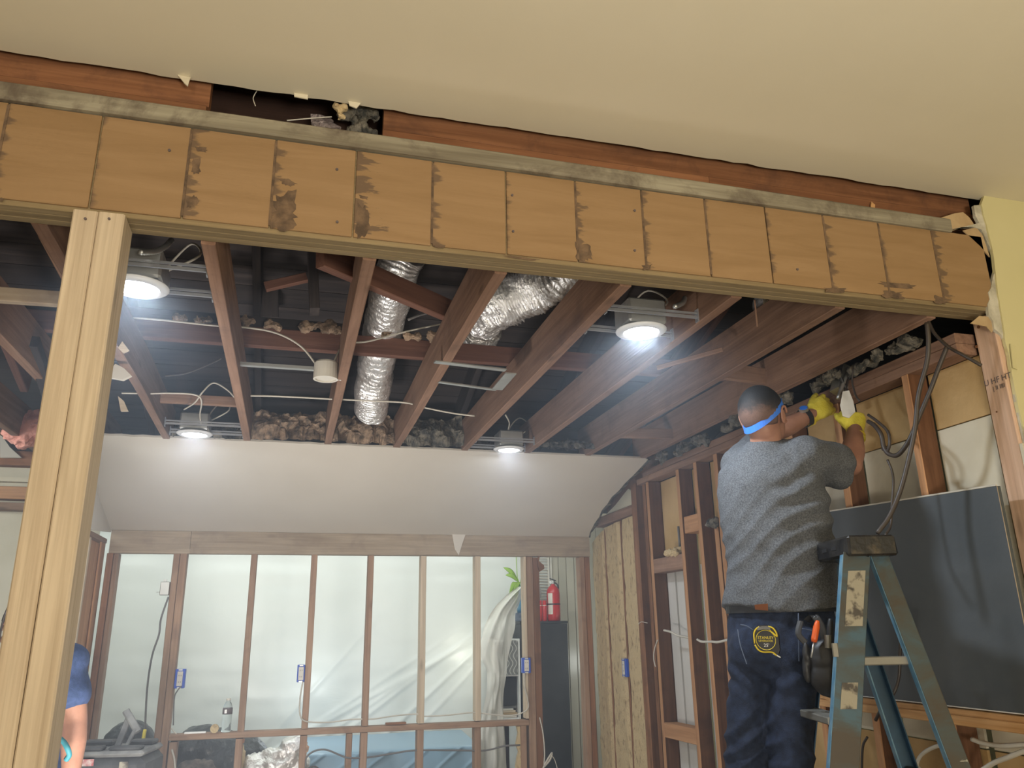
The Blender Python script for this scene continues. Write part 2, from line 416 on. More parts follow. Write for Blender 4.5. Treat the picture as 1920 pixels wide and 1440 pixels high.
# beam face panel: orange tan ply with dark glue smears at its left edge
def face_mat():
    m, nt, B, N, L = new_mat('orange_ply_beam_face')
    mp = coords(N, L, (1.0, 6, 9))
    n1 = tex_noise(N, L, mp.outputs[0], 2.4, 5, 0.8)
    r1 = ramp(N, L, n1.outputs[0], [(0.3, (0.275, 0.165, 0.074)), (0.7, (0.335, 0.208, 0.102))])
    tc = N('ShaderNodeTexCoord'); sp = N('ShaderNodeSeparateXYZ'); L(tc.outputs['Object'], sp.inputs[0])
    ma = coords(N, L, (5, 1, 22)); na = tex_noise(N, L, ma.outputs[0], 1.5, 5, 0.3, 0.6)
    at = N('ShaderNodeAttribute'); at.attribute_type = 'OBJECT'; at.attribute_name = 'smear'
    # smear where local x < (noise-0.5)*k*smear
    s1 = N('ShaderNodeMath'); s1.operation = 'SUBTRACT'; L(na.outputs[0], s1.inputs[0]); s1.inputs[1].default_value = 0.40
    s2 = N('ShaderNodeMath'); s2.operation = 'MULTIPLY'; L(s1.outputs[0], s2.inputs[0]); L(at.outputs['Fac'], s2.inputs[1])
    s3 = N('ShaderNodeMath'); s3.operation = 'SUBTRACT'; L(s2.outputs[0], s3.inputs[0]); L(sp.outputs['X'], s3.inputs[1])
    mr = N('ShaderNodeMapRange'); mr.inputs[1].default_value = -0.004; mr.inputs[2].default_value = 0.010; mr.inputs[4].default_value = 0.75
    L(s3.outputs[0], mr.inputs[0])
    c = mixc(N, L, mr.outputs[0], r1.outputs[0], (0.10, 0.065, 0.045))
    L(c, B.inputs['Base Color']); B.inputs['Roughness'].default_value = 0.6
    n2 = tex_noise(N, L, mp.outputs[0], 14.0, 3); bump(N, L, B, n2.outputs[0], 0.15, 0.003)
    return m
M['face'] = face_mat()
M['smear'] = speckle('dark_glue_residue', (0.085, 0.055, 0.035), (0.19, 0.12, 0.07), 30.0, 0.8, 0.4)
M['ply1'] = wood('laminated_ply_edge', (0.29, 0.215, 0.115), (0.42, 0.32, 0.18), 0, 0.15, None, 0, 0.30)
# plastic sheet
def poly_mat(name, base, alpha, rough):
    m, nt, B, N, L = new_mat(name)
    mp = coords(N, L, (1, 1, 1), False)
    n = tex_noise(N, L, mp.outputs[0], 1.1, 4, 0.6)
    r = ramp(N, L, n.outputs[0], [(0.3, tuple(c*0.93 for c in base)), (0.7, base)])
    L(r.outputs[0], B.inputs['Base Color']); B.inputs['Roughness'].default_value = rough
    B.inputs['Specular IOR Level'].default_value = 0.6
    mb = coords(N, L, (1.0, 1, 0.8), False)
    n2 = tex_noise(N, L, mb.outputs[0], 3.5, 5, 1.4)
    bump(N, L, B, n2.outputs[0], 0.10, 0.03)
    if alpha < 1: B.inputs['Alpha'].default_value = alpha
    return m
M['poly'] = poly_mat('white_plastic_sheeting', (0.80, 0.83, 0.80), 1.0, 0.32)
M['polyclear'] = poly_mat('translucent_plastic_sheeting', (0.70, 0.68, 0.61), 0.80, 0.4)
M['bluepoly'] = poly_mat('pale_blue_floor_sheeting', (0.24, 0.38, 0.50), 1.0, 0.35)
def glass_mat():
    m, nt, B, N, L = new_mat('clear_bottle_plastic')
    B.inputs['Base Color'].default_value = (0.9, 0.95, 0.95, 1)
    B.inputs['Transmission Weight'].default_value = 0.9; B.inputs['Roughness'].default_value = 0.12; B.inputs['IOR'].default_value = 1.15
    return m
M['bottle'] = glass_mat()
def lattice_mat():
    m, nt, B, N, L = new_mat('grey_panel_with_white_lattice_print')
    tc = N('ShaderNodeTexCoord'); sp = N('ShaderNodeSeparateXYZ'); L(tc.outputs['Object'], sp.inputs[0])
    def mth(op, a, b):
        q = N('ShaderNodeMath'); q.operation = op
        for k, s in enumerate((a, b)):
            if s is None: continue
            if isinstance(s, (int, float)): q.inputs[k].default_value = s
            else: L(s, q.inputs[k])
        return q.outputs[0]
    u = mth('MULTIPLY', sp.outputs['X'], 90.0); v = mth('MULTIPLY', sp.outputs['Z'], 50.0)
    s = mth('ABSOLUTE', mth('SINE', mth('ADD', u, mth('MULTIPLY', mth('SINE', v, None), 1.3)), None), None)
    r = ramp(N, L, s, [(0.25, (0.62, 0.62, 0.58)), (0.40, (0.20, 0.20, 0.19))])
    L(r.outputs[0], B.inputs['Base Color']); B.inputs['Roughness'].default_value = 0.6
    return m
M['lattice'] = lattice_mat()
M['panel'] = speckle('glossy_cream_beadboard', (0.50, 0.47, 0.38), (0.58, 0.55, 0.45), 1.5, 0.28, 0.05)

M['scrap'] = speckle('crumpled_pinkish_foil', (0.30, 0.24, 0.24), (0.62, 0.52, 0.50), 60.0, 0.45, 0.9, 90.0, 0.4)
M['cavity'] = wood('shaded_cavity_backing', (0.045, 0.024, 0.018), (0.085, 0.045, 0.032), 0, 0.3)

def hair_mat():
    m, nt, B, N, L = new_mat('faded_short_hair')
    tc = N('ShaderNodeTexCoord'); sp = N('ShaderNodeSeparateXYZ'); L(tc.outputs['Object'], sp.inputs[0])
    mp = coords(N, L, (1, 1, 1)); n = tex_noise(N, L, mp.outputs[0], 22.0, 6, 0.3, 0.7)
    a = N('ShaderNodeMath'); a.operation = 'MULTIPLY_ADD'; L(n.outputs[0], a.inputs[0]); a.inputs[1].default_value = 0.085; L(sp.outputs['Z'], a.inputs[2])
    r = ramp(N, L, a.outputs[0], [(0.098, (0.17, 0.095, 0.070)), (0.124, (0.035, 0.026, 0.024)), (0.150, (0.006, 0.006, 0.007))])
    n2 = tex_noise(N, L, mp.outputs[0], 260.0, 3)
    L(mixc(N, L, 0.5, r.outputs[0], n2.outputs[0], 'MULTIPLY'), B.inputs['Base Color'])
    B.inputs['Roughness'].default_value = 0.75
    bump(N, L, B, n2.outputs[0], 0.5, 0.003)
    return m
M['hairfade'] = hair_mat()

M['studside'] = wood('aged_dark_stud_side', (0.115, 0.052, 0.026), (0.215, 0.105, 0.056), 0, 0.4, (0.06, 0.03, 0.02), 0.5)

# ================================================================ SETTING
def structure(o): return tag(o, kind='structure')
structure(box('floor', (-4.2, -3.2, -0.05), (4.2, 8.4, 0), M['floor']))
# near ceiling with a torn front edge
bm = bmesh.new()
edge = ragged((-4.2, 2.078, 2.97), (2.40, 2.078, 2.97), 130, 0.007, (0, 1, 0), 2)
pts = [(-4.2, -3.2, 2.97)] + [tuple(p) for p in edge] + [(4.2, 2.065, 2.97), (4.2, -3.2, 2.97)]
prism(bm, pts, (0, 0, 0.0127))
ceil = structure(emit('ceiling', bm, M['paint']))
# torn flap of drywall paper hanging at the edge and small torn bits
def flap(pts, off, mat, name='torn_paper', parent=ceil, label=None):
    bm = bmesh.new(); prism(bm, pts, off); o = emit(name, bm, mat, parent)
    if label: o['label'] = label
    return o
flap([(-0.400, 2.070, 2.972), (-0.362, 2.070, 2.968), (-0.364, 2.066, 2.959), (-0.366, 2.060, 2.931), (-0.375, 2.060, 2.938), (-0.386, 2.066, 2.955)], (0, -0.004, 0), M['paint'])
flap([(-0.078, 2.070, 2.976), (-0.038, 2.070, 2.973), (-0.037, 2.070, 2.956), (-0.076, 2.070, 2.958)], (0, -0.004, 0), M['paint'])
flap([(0.079, 2.070, 2.972), (0.117, 2.070, 2.969), (0.105, 2.070, 2.950), (0.084, 2.070, 2.956)], (0, -0.004, 0), M['paint'])
# near room shell (behind and beside the camera)
structure(box('wall_rear', (-4.2, -3.25, 0), (4.2, -3.2, 2.97), M['paint']))
structure(box('wall_left', (-4.25, -3.2, 0), (-4.2, 8.4, 4.0), M['paint']))
structure(box('wall_right', (4.2, -3.2, 0), (4.25, 8.4, 4.0), M['yellow']))
# yellow wall right of the opening, ragged broken left edge
bm = bmesh.new()
ed = [p for p in [(2.397, 2.050, 2.931), (2.402, 2.050, 2.828), (2.405, 2.050, 2.741), (2.388, 2.050, 2.591), (2.381, 2.050, 2.467), (2.373, 2.050, 2.386), (2.375, 2.050, 2.323), (2.371, 2.050, 2.268), (2.370, 2.050, 2.181), (2.372, 2.050, 2.077)]]
ed2 = []
for i in range(len(ed)-1):
    ed2 += [tuple(p) for p in ragged(ed[i], ed[i+1], 5, 0.004, (1, 0, 0), i)][:-1]
ed2.append(ed[-1])
zb = [(2.40+0.006*math.sin(i*1.7), 2.05, 2.05-i*0.2) for i in range(11)]
pts = ed2 + zb[:-1] + [(2.40, 2.05, 0.0), (4.2, 2.05, 0.0), (4.2, 2.05, 2.97), (2.42, 2.05, 2.97)]
prism(bm, pts, (0, 0.0127, 0))
wf = structure(emit('wall_front', bm, M['yellow']))
# crumbly joint compound band and torn gypsum left of the yellow paint
bm = bmesh.new()
lft = [(2.368, 2.056, 2.926), (2.365, 2.056, 2.881), (2.375, 2.056, 2.854), (2.313, 2.056, 2.833), (2.226, 2.056, 2.804), (2.282, 2.056, 2.824), (2.342, 2.056, 2.834), (2.379, 2.056, 2.828), (2.392, 2.056, 2.782), (2.410, 2.056, 2.734), (2.404, 2.056, 2.669), (2.386, 2.056, 2.636), (2.366, 2.056, 2.591), (2.350, 2.056, 2.573), (2.351, 2.056, 2.548), (2.336, 2.056, 2.526), (2.331, 2.056, 2.485), (2.344, 2.056, 2.462), (2.342, 2.056, 2.433), (2.369, 2.056, 2.412), (2.377, 2.056, 2.388), (2.377, 2.056, 2.349), (2.380, 2.056, 2.270), (2.369, 2.056, 2.183), (2.370, 2.056, 2.079)]
rgt = [(2.411, 2.056, 2.934), (2.412, 2.056, 2.832), (2.415, 2.056, 2.746), (2.397, 2.056, 2.595), (2.391, 2.056, 2.470), (2.382, 2.056, 2.389), (2.390, 2.056, 2.326), (2.387, 2.056, 2.271), (2.383, 2.056, 2.183), (2.391, 2.056, 2.080)]
prism(bm, lft + [(2.388, 2.056, 1.2), (2.405, 2.056, 1.2)] + rgt[::-1], (0, 0.012, 0))
bmesh.ops.triangulate(bm, faces=[f for f in bm.faces if len(f.verts) > 4])
o = emit('plaster_edge', bm, M['gyp'], wf); o['label'] = 'crumbly whitish broken plaster edge'
flap([(2.209, 2.059, 2.856), (2.274, 2.059, 2.882), (2.314, 2.059, 2.892), (2.339, 2.059, 2.873), (2.353, 2.059, 2.848), (2.227, 2.059, 2.800)], (0, 0.004, 0), M['papertan'], 'torn_paper', wf)
flap([(2.297, 2.059, 2.815), (2.360, 2.059, 2.836), (2.382, 2.059, 2.808), (2.390, 2.059, 2.761), (2.395, 2.059, 2.719), (2.361, 2.059, 2.758), (2.335, 2.059, 2.781)], (0, 0.004, 0), M['papertan'], 'torn_paper', wf)
flap([(2.250, 2.063, 2.448), (2.295, 2.063, 2.480), (2.342, 2.063, 2.481), (2.356, 2.063, 2.446), (2.336, 2.063, 2.420), (2.318, 2.063, 2.442)], (0, 0.003, 0), M['papertan'], 'torn_paper', wf)
flap([(2.385, 2.046, 2.375), (2.406, 2.046, 2.367), (2.405, 2.046, 2.337), (2.390, 2.046, 2.307), (2.391, 2.046, 2.281), (2.374, 2.046, 2.286), (2.379, 2.046, 2.335)], (0, -0.004, 0), M['yellow'], 'torn_paper', wf)

# ---- roof over the attic
roof = empty('ceiling_attic', (0, 6.1, 2.3), kind='structure')
def roofz(y): return 2.36 + (5.95-y)*0.319
dl = math.hypot(1, .319)
yy = 6.25
k = 0
while yy > 1.2:
    y0, y1 = yy, yy-0.136
    bm = bmesh.new()
    xl = -1.25 if y1 > 4.6 else -4.2
    vs = [(xl, y0, roofz(y0)+0.10), (4.2, y0, roofz(y0)+0.10), (4.2, y1, roofz(y1)+0.10), (xl, y1, roofz(y1)+0.10)]
    prism(bm, vs, (0, 0.006, 0.019))
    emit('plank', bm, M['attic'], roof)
    yy -= 0.140
for i in range(14):
    x = -3.9+i*0.61
    yr = 6.1 if x > -1.2 else 4.7
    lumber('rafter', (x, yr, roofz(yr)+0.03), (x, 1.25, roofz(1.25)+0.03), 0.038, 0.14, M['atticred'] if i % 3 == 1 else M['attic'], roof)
box('plank', (-4.2, 4.62, 2.88), (-1.25, 6.2, 2.90), M['attic'], roof)
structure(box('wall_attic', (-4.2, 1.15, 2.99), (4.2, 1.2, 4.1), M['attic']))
# ---- sloped drywall below the joist ends
bm = bmesh.new()
n = V((0, 0.38, 1.19)).normalized()
def sl(x, y): return (x, y, 2.5-(y-4.66)*0.3193)
rg = [sl(2.235, 4.60)] + [sl(2.224, 4.68), sl(2.214, 4.80), sl(2.205, 4.90), sl(2.19, 5.0), sl(2.188, 5.10), sl(2.17, 5.2), sl(2.178, 5.30), sl(2.172, 5.40), sl(2.19, 5.5), sl(2.195, 5.62), sl(2.212, 5.76), sl(2.235, 5.86)]
top = [tuple(p) for p in ragged(sl(-1.17, 4.665), sl(2.2, 4.665), 60, 0.008, (0, 1, -0.32), 4)]
prism(bm, top + rg[1:] + [sl(-1.17, 5.86)], tuple(n*0.0127))
soff = structure(emit('ceiling_slope', bm, M['soffit']))
# dark torn paper along the right edge of the slope
pr_ = rg[1:]
for i in range(len(pr_)-1):
    a, b = V(pr_[i]), V(pr_[i+1])
    flap([tuple(a), tuple(a+V((0.028+0.012*math.sin(i*2.3), 0.02, 0.0))), tuple(b+V((0.022, 0.02, 0.0))), tuple(b)], (0, 0.001, 0.006), M['woolgrey'], 'torn_paper', soff)
flap([(1.93, 5.845, 2.125), (2.23, 5.845, 2.13), (2.235, 5.83, 2.15), (2.02, 5.83, 2.158)], (0, 0.01, 0.0), M['atticred'], 'torn_paper', soff)

# ================================================================ BACK PARTITION (open stud wall)
wb = empty('wall_back', (0.5, 5.895, 0), kind='structure')
YB = 5.895
lumber('header', (-1.165, YB-0.03, 2.043), (-0.665, YB-0.03, 2.043), 0.038, 0.152, M['head'], wb, rough=0.001)
lumber('header', (-0.663, YB-0.03, 2.043), (2.235, YB-0.03, 2.046), 0.038, 0.152, M['head'], wb, rough=0.001)
lumber('top_plate', (-1.165, YB, 1.985), (2.235, YB, 1.985), 0.089, 0.030, M['head'], wb)
def vstud(x0, x1, z0, z1, mat='backstud', dy=0.0, depth=0.089, parent=wb, y=YB):
    return lumber('stud', ((x0+x1)/2, y+dy, z0), ((x0+x1)/2, y+dy, z1), depth, x1-x0, M[mat], parent, up=(1, 0, 0), rough=0.0015)
vstud(-1.175, -1.137, 0, 1.967, 'oldz'); vstud(-1.135, -1.105, 0, 1.967, 'backstud', 0.01)
vstud(-0.762, -0.722, 0, 1.967); vstud(-0.720, -0.676, 0, 1.967)
for x in (-0.262, 0.145, 0.540, 0.922, 1.326):
    vstud(x, x+0.041, 0.832, 1.967, 'pine' if x > 0.9 else 'backstud')
    vstud(x-0.005, x+0.040, 0, 0.790)
vstud(-0.668, -0.62, 0, 0.790); vstud(0.44, 0.478, 0, 0.790)
vstud(1.700, 1.720, 0.832, 1.967, 'pine'); vstud(1.721, 1.775, 0, 1.967, 'backstud', 0.01); vstud(1.776, 1.828, 0, 1.962, 'oldz', 0.02)
vstud(1.655, 1.700, 0, 0.785, 'backstud', 0.005)
vstud(2.150, 2.188, 0, 1.967, 'backstud'); vstud(2.190, 2.235, 0, 1.967, 'oldz', 0.01)
lumber('rail', (-0.674, YB, 0.815), (1.718, YB, 0.805), 0.089, 0.036, M['backstud'], wb, rough=0.002)
# torn bracket on the big post
bm = bmesh.new()
prism(bm, [(1.805, 5.830, 1.956), (1.823, 5.830, 1.972), (1.817, 5.830, 1.932), (1.855, 5.830, 1.901), (1.858, 5.830, 1.877), (1.820, 5.830, 1.854), (1.808, 5.830, 1.893)], (0, 0.02, 0))
o = emit('splinter', bm, M['oldz'], wb)
bm = bmesh.new(); prism(bm, [(0.178, 5.840, 0.754), (0.188, 5.840, 0.750), (0.186, 5.840, 0.734), (0.200, 5.840, 0.724), (0.195, 5.840, 0.695), (0.179, 5.840, 0.686)], (0, 0.02, 0)); emit('splinter', bm, M['backstud'], wb)
bm = bmesh.new(); prism(bm, [(-0.217, 5.840, 0.795), (-0.210, 5.840, 0.788), (-0.212, 5.840, 0.766), (-0.228, 5.840, 0.764)], (0, 0.02, 0)); emit('splinter', bm, M['oldz'], wb)
bm = bmesh.new(); prism(bm, [(1.149, 5.840, 2.123), (1.251, 5.840, 2.125), (1.230, 5.840, 2.069), (1.199, 5.840, 1.972), (1.170, 5.840, 2.014)], (0, 0.006, 0)); o = emit('plaster_patch', bm, M['soffit'], wb)
# ragged insulation tan strip beside the big post
bm = bmesh.new()
prism(bm, [(1.629, 5.860, 0.783), (1.653, 5.860, 0.782), (1.656, 5.860, 0.512), (1.617, 5.860, 0.514), (1.630, 5.860, 0.582), (1.642, 5.860, 0.615), (1.623, 5.860, 0.668), (1.640, 5.860, 0.737)], (0, 0.03, 0)); emit('packing_strip', bm, M['fibre'], wb)

# ================================================================ LEFT PARTITION
wl = empty('wall_partition', (-1.2, 5.5, 0), kind='structure')
bm = bmesh.new()
prism(bm, [(-1.17, 5.86, 2.105), (-1.17, 5.35, 2.06), (-1.17, 4.9, 2.06), (-1.17, 4.66, 2.44), (-1.17, 4.70, 2.487), (-1.17, 5.86, 2.116)], (-0.0127, 0, 0))
structure(emit('wall_side', bm, M['soffit'], wl))
lumber('header', (-1.21, 5.85, 2.045), (-1.21, 4.9, 2.045), 0.05, 0.03, M['backstud'], wl)
lumber('panel', (-1.20, 5.81, 1.10), (-1.20, 5.81, 2.03), 0.012, 0.12, M['tanstud'], wl, up=(0, 1, 0))
lumber('panel', (-1.215, 5.64, 1.10), (-1.215, 5.64, 2.02), 0.012, 0.30, M['tanstud'], wl, up=(0, 1, 0))
lumber('stud', (-1.235, 5.47, 0), (-1.235, 5.47, 2.03), 0.07, 0.038, M['pine'], wl, up=(0, 1, 0))
lumber('stud', (-1.22, 5.80, 0), (-1.22, 5.80, 1.09), 0.07, 0.038, M['oldz'], wl, up=(0, 1, 0))
lumber('stud', (-1.235, 5.62, 0), (-1.235, 5.62, 1.09), 0.06, 0.038, M['tanstud'], wl, up=(0, 1, 0))
# left room beyond: white wall, header boards
wfl = empty('wall_far_left', (-2.6, 6.05, 0), kind='structure')
box('panel', (-4.2, 6.05, 0), (-1.28, 6.07, 2.56), M['whiteback'], wfl)
box('panel', (-4.2, 6.06, 2.56), (-1.20, 6.08, 2.90), M['attic'], wfl)
lumber('plate', (-4.1, 6.0, 2.62), (-1.30, 6.0, 2.60), 0.089, 0.10, M['rim'], wfl)
lumber('header', (-4.1, 6.0, 2.385), (-1.30, 6.0, 2.365), 0.089, 0.085, M['tanstud'], wfl)
lumber('header', (-4.1, 6.0, 2.295), (-1.30, 6.0, 2.275), 0.089, 0.05, M['backstud'], wfl)
bm = bmesh.new(); prism(bm, [(-1.941, 5.900, 2.759), (-1.869, 5.900, 2.667), (-1.788, 5.900, 2.597), (-1.914, 5.900, 2.592)], (0, 0.02, 0)); emit('drywall_scrap', bm, M['soffit'], wfl)
lumber('brace', [(-1.914, 5.600, 2.766)][0], [(-1.759, 5.850, 2.661)][0], 0.04, 0.05, M['old'], wfl)

# ================================================================ RIGHT STUD WALL
ws = empty('wall_right_framing', (2.32, 4.0, 0), kind='structure')
XS = 2.325
def rstud(y0, y1, z0, z1, mat='tanstud', x=XS, depth=0.09):
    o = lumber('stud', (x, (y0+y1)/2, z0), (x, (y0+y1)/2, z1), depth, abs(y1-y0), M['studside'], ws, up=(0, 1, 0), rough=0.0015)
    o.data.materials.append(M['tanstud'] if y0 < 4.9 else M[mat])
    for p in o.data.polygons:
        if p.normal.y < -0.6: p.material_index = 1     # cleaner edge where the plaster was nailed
    return o
lumber('top_plate', (XS, 2.17, 2.395), (XS, 5.0, 2.40), 0.09, 0.040, M['old'], ws, rough=0.002)
lumber('top_plate', (XS, 2.17, 2.435), (XS, 4.9, 2.44), 0.09, 0.038, M['old'], ws, rough=0.002)
rstud(5.02, 5.10, 0, 2.40, 'oldz', XS-0.005); rstud(4.93, 4.975, 0, 2.38, 'oldz', XS+0.015, 0.07)
rstud(4.825, 4.863, 0, 2.375); rstud(4.380, 4.418, 0, 2.375); rstud(4.152, 4.190, 0, 2.375)
rstud(3.910, 3.950, 0, 2.375); rstud(4.015, 4.060, 0, 1.99, 'tanstud', XS+0.02, 0.07)
rstud(3.50, 3.54, 0, 2.375, 'oldz'); rstud(3.20, 3.24, 0, 2.375, 'oldz')
rstud(2.845, 2.888, 1.17, 2.375, 'tanstud'); rstud(2.42, 2.455, 1.17, 2.375, 'oldz')
rstud(2.87, 2.91, 0, 1.12, 'oldz'); rstud(2.475, 2.515, 0, 1.12, 'oldz')
lumber('block', (XS, 4.42, 1.82), (XS, 4.823, 1.82), 0.085, 0.09, M['old'], ws)
lumber('block', (XS, 4.42, 0.845), (XS, 4.823, 0.84), 0.085, 0.085, M['tanstud'], ws)
lumber('block', (XS+0.01, 4.192, 2.03), (XS+0.01, 4.378, 2.03), 0.085, 0.10, M['tanstud'], ws)
lumber('block', (XS, 5.12, 2.232), (XS, 5.86, 2.225), 0.085, 0.065, M['old'], ws, rough=0.003)
lumber('ledger', (2.30, 2.10, 1.143), (2.30, 3.215, 1.143), 0.13, 0.036, M['ledger'], ws, rough=0.001)
lumber('ledger_batten', (2.225, 2.10, 1.128), (2.225, 3.22, 1.128), 0.018, 0.030, M['ledger'], ws, rough=0.002)
bm = bmesh.new(); prism(bm, [(2.210, 3.130, 1.165), (2.210, 3.042, 1.146), (2.210, 3.048, 1.133), (2.210, 3.091, 1.145), (2.210, 3.141, 1.147)], (0.008, 0, 0)); emit('splinter', bm, M['ledger'], ws)
# linings between studs
def lining(y0, y1, z0, z1, mat, x=2.375, label=None):
    o = box('lining_panel', (x, y0, z0), (x+0.012, y1, z1), M[mat], ws)
    if label: o['label'] = label
    return o
for (a, b) in ((2.17, 2.42), (2.455, 2.845), (2.888, 3.2), (3.24, 3.5), (3.54, 3.91), (3.95, 4.152), (4.19, 4.38), (4.418, 4.825)):
    low = b < 4
    lining(a, b, 2.155 if low else 1.80, 2.375, 'kraft')
    if low: lining(a, b, 1.165, 2.15, 'whiteback')
    if low: lining(a, b, 0, 1.02, 'kraft'); lining(a, b, 1.025, 1.12, 'whiteback')
for i, (a, b) in enumerate(((4.43, 4.50), (4.515, 4.545), (4.56, 4.59), (4.605, 4.70), (4.715, 4.82))):
    lining(a, b, 0, 1.78, 'siding', 2.372+0.004*(i % 2))
lining(4.19, 4.28, 0, 1.98, 'siding'); lining(4.29, 4.38, 0, 1.98, 'siding', 2.378); lining(3.95, 4.15, 0, 1.8, 'siding')
lining(4.863, 5.86, 0, 2.6, 'oldz', 2.40)
# grey pipe stub behind block
bm = bmesh.new(); tube_bm(bm, [(2.36, 4.52, 1.86), (2.36, 4.52, 2.03), (2.365, 4.50, 2.06), (2.365, 4.42, 2.07)], 0.018, 10); o = emit('pipe', bm, M['siding'], ws, smooth=True)
bm = bmesh.new(); tube_bm(bm, [(2.355, 4.58, 1.86), (2.355, 4.58, 2.05)], 0.008, 8); o = emit('pipe', bm, M['greycable'], ws, smooth=True)
# fibre boards in the corner bay, top edges follow the slope
def fibre(y0, y1, zt0, zt1):
    bm = bmesh.new()
    nz, ny = 60, 8
    g = []
    for i in range(nz+1):
        row = []
        for j in range(ny+1):
            t = j/ny
            y = y0+(y1-y0)*t
            zt = zt0+(zt1-zt0)*t
            z = zt*i/nz
            e = 0.006*noise.noise(V((y0*9, z*9, 3))) if j in (0, ny) else 0
            xx = 2.300 + 0.008*noise.noise(V((y*7, z*7, 1)))+0.006*noise.noise(V((y*25, z*22, 5)))
            if j in (0, ny): xx += 0.02
            row.append(bm.verts.new((xx, y+e, z)))
        g.append(row)
    for i in range(nz):
        for j in range(ny):
            bm.faces.new((g[i][j], g[i][j+1], g[i+1][j+1], g[i+1][j]))
    r = bmesh.ops.extrude_face_region(bm, geom=list(bm.faces))
    bmesh.ops.translate(bm, verts=[v for v in r['geom'] if isinstance(v, bmesh.types.BMVert)], vec=(0.05, 0, 0))
    bmesh.ops.recalc_face_normals(bm, faces=bm.faces)
    return emit('fibre_board', bm, M['fibre'], ws)
fibre(5.99, 5.725, 2.07, 2.165); fibre(5.700, 5.415, 2.165, 2.19); fibre(5.385, 5.115, 2.19, 2.195)
rstud(5.703, 5.724, 0, 2.17, 'oldz', 2.335, 0.05); rstud(5.388, 5.412, 0, 2.19, 'oldz', 2.335, 0.05)
# white insulation facing above the block
flap([(2.30, 5.12, 2.265), (2.30, 5.66, 2.262), (2.30, 5.45, 2.31), (2.30, 5.2, 2.39), (2.30, 5.12, 2.36)], (0.02, 0, 0), M['whiteback'], 'facing', ws)
def fuzz(name, pts, r, mat, label, cat, group=None, seedv=0, parent=None, vox=0.012, kind='stuff'):
    bm = bmesh.new()
    rnd = random.Random(seedv)
    for p in pts:
        for k in range(5):
            ball(bm, V(p)+V((rnd.uniform(-1, 1), rnd.uniform(-1, 1), rnd.uniform(-.5, .5)))*r*0.8, r*rnd.uniform(0.35, 0.8), 8, 6)
    bm = remesh(bm, vox, 1)
    for v in bm.verts:
        v.co += v.normal*(noise.noise(v.co*30)*0.35+noise.noise(v.co*70)*0.3)*min(r, 0.04)
    o = emit(name, bm, mat, parent)
    return tag(o, label, cat, group, kind)

# ================================================================ BEAM AND POSTS
beam = empty('header_beam', (0.75, 2.112, 2.5), 'long orange tan header beam with dark glue lines spanning the whole opening', 'beam')
YF = 2.065
for k in range(3):
    lumber('ply', (-3.0, YF+0.0165+k*0.0305, 2.653), (2.366, YF+0.0165+k*0.0305, 2.653), 0.0296, 0.297, M['ply1'], beam, bev=0.002)
jx = [-3.292+0.2265*i for i in range(26)]
smears = {11: 0.12, 10: 0.14, 9: 0.05, 12: 0.30, 13: 0.10, 14: 0.07, 15: 0.16, 16: 0.10, 17: 0.05, 18: 0.07, 19: 0.10, 20: 0.05, 21: 0.16, 22: 0.12, 23: 0.08}
x = -0.568-0.2265*9
i = 0
while x < 2.34:
    x1 = min(x+0.2265, 2.40)
    bm = bmesh.new()
    add_box(bm, (x+0.0022, YF-0.006, 2.518), (x1-0.0022, YF+0.0015, 2.799)); bevel_all(bm, 0.0015)
    # origin at lower left corner so the glue smear grows from the left joint
    o = emit('face_panel', bm, M['face'], beam, origin=(x, YF, 2.518))
    o['smear'] = smears.get(i, 0.08)*1.3
    if i in (11, 10, 13, 15, 16, 17, 19, 20, 21, 22) or i < 9:
        box('glue_line', (x-0.0035, YF-0.0072, 2.524), (x+0.0035, YF-0.004, 2.792), M['smear'], beam)
    x += 0.2265; i += 1
# irregular glue smears with a shape of their own
def smear(pts, seedv):
    cx = sum(p[0] for p in pts)/len(pts); cz = sum(p[1] for p in pts)/len(pts)
    Pp = []
    n = len(pts)
    for a in range(n):
        p, q = V(pts[a]), V(pts[(a+1) % n])
        for s in range(5):
            t = p.lerp(q, s/5)
            t += (t-V((cx, cz)))*0.55*noise.noise(V((seedv*3.1, a*2.3+s*0.9, 0)))
            P3 = onbeam(t.x, t.y)
            Pp.append(P3)
    bm = bmesh.new(); prism(bm, Pp, (0, 0.0006, 0)); emit('glue_smear', bm, M['smear'], beam)
def onbeam(x, z): return (x, YF-0.0068, z)
def sm(q, s): smear([(p[0], p[2]) for p in q], s)
sm([(-0.103, 2.058, 2.617), (-0.054, 2.058, 2.634), (-0.045, 2.058, 2.571), (-0.048, 2.058, 2.517), (-0.114, 2.058, 2.509), (-0.108, 2.058, 2.562)], 1)
sm([(-0.098, 2.058, 2.674), (-0.075, 2.058, 2.677), (-0.050, 2.058, 2.664), (-0.067, 2.058, 2.654), (-0.089, 2.058, 2.658)], 2)
sm([(-0.328, 2.058, 2.741), (-0.298, 2.058, 2.744), (-0.299, 2.058, 2.728), (-0.324, 2.058, 2.726)], 3)
sm([(-0.332, 2.058, 2.698), (-0.313, 2.058, 2.700), (-0.306, 2.058, 2.658), (-0.328, 2.058, 2.654)], 4)
sm([(-0.340, 2.058, 2.577), (-0.311, 2.058, 2.591), (-0.303, 2.058, 2.569), (-0.328, 2.058, 2.546)], 5)
sm([(0.118, 2.058, 2.619), (0.148, 2.058, 2.617), (0.155, 2.058, 2.555), (0.149, 2.058, 2.520), (0.122, 2.058, 2.517)], 6)
sm([(0.126, 2.058, 2.653), (0.150, 2.058, 2.651), (0.147, 2.058, 2.642), (0.129, 2.058, 2.643)], 7)
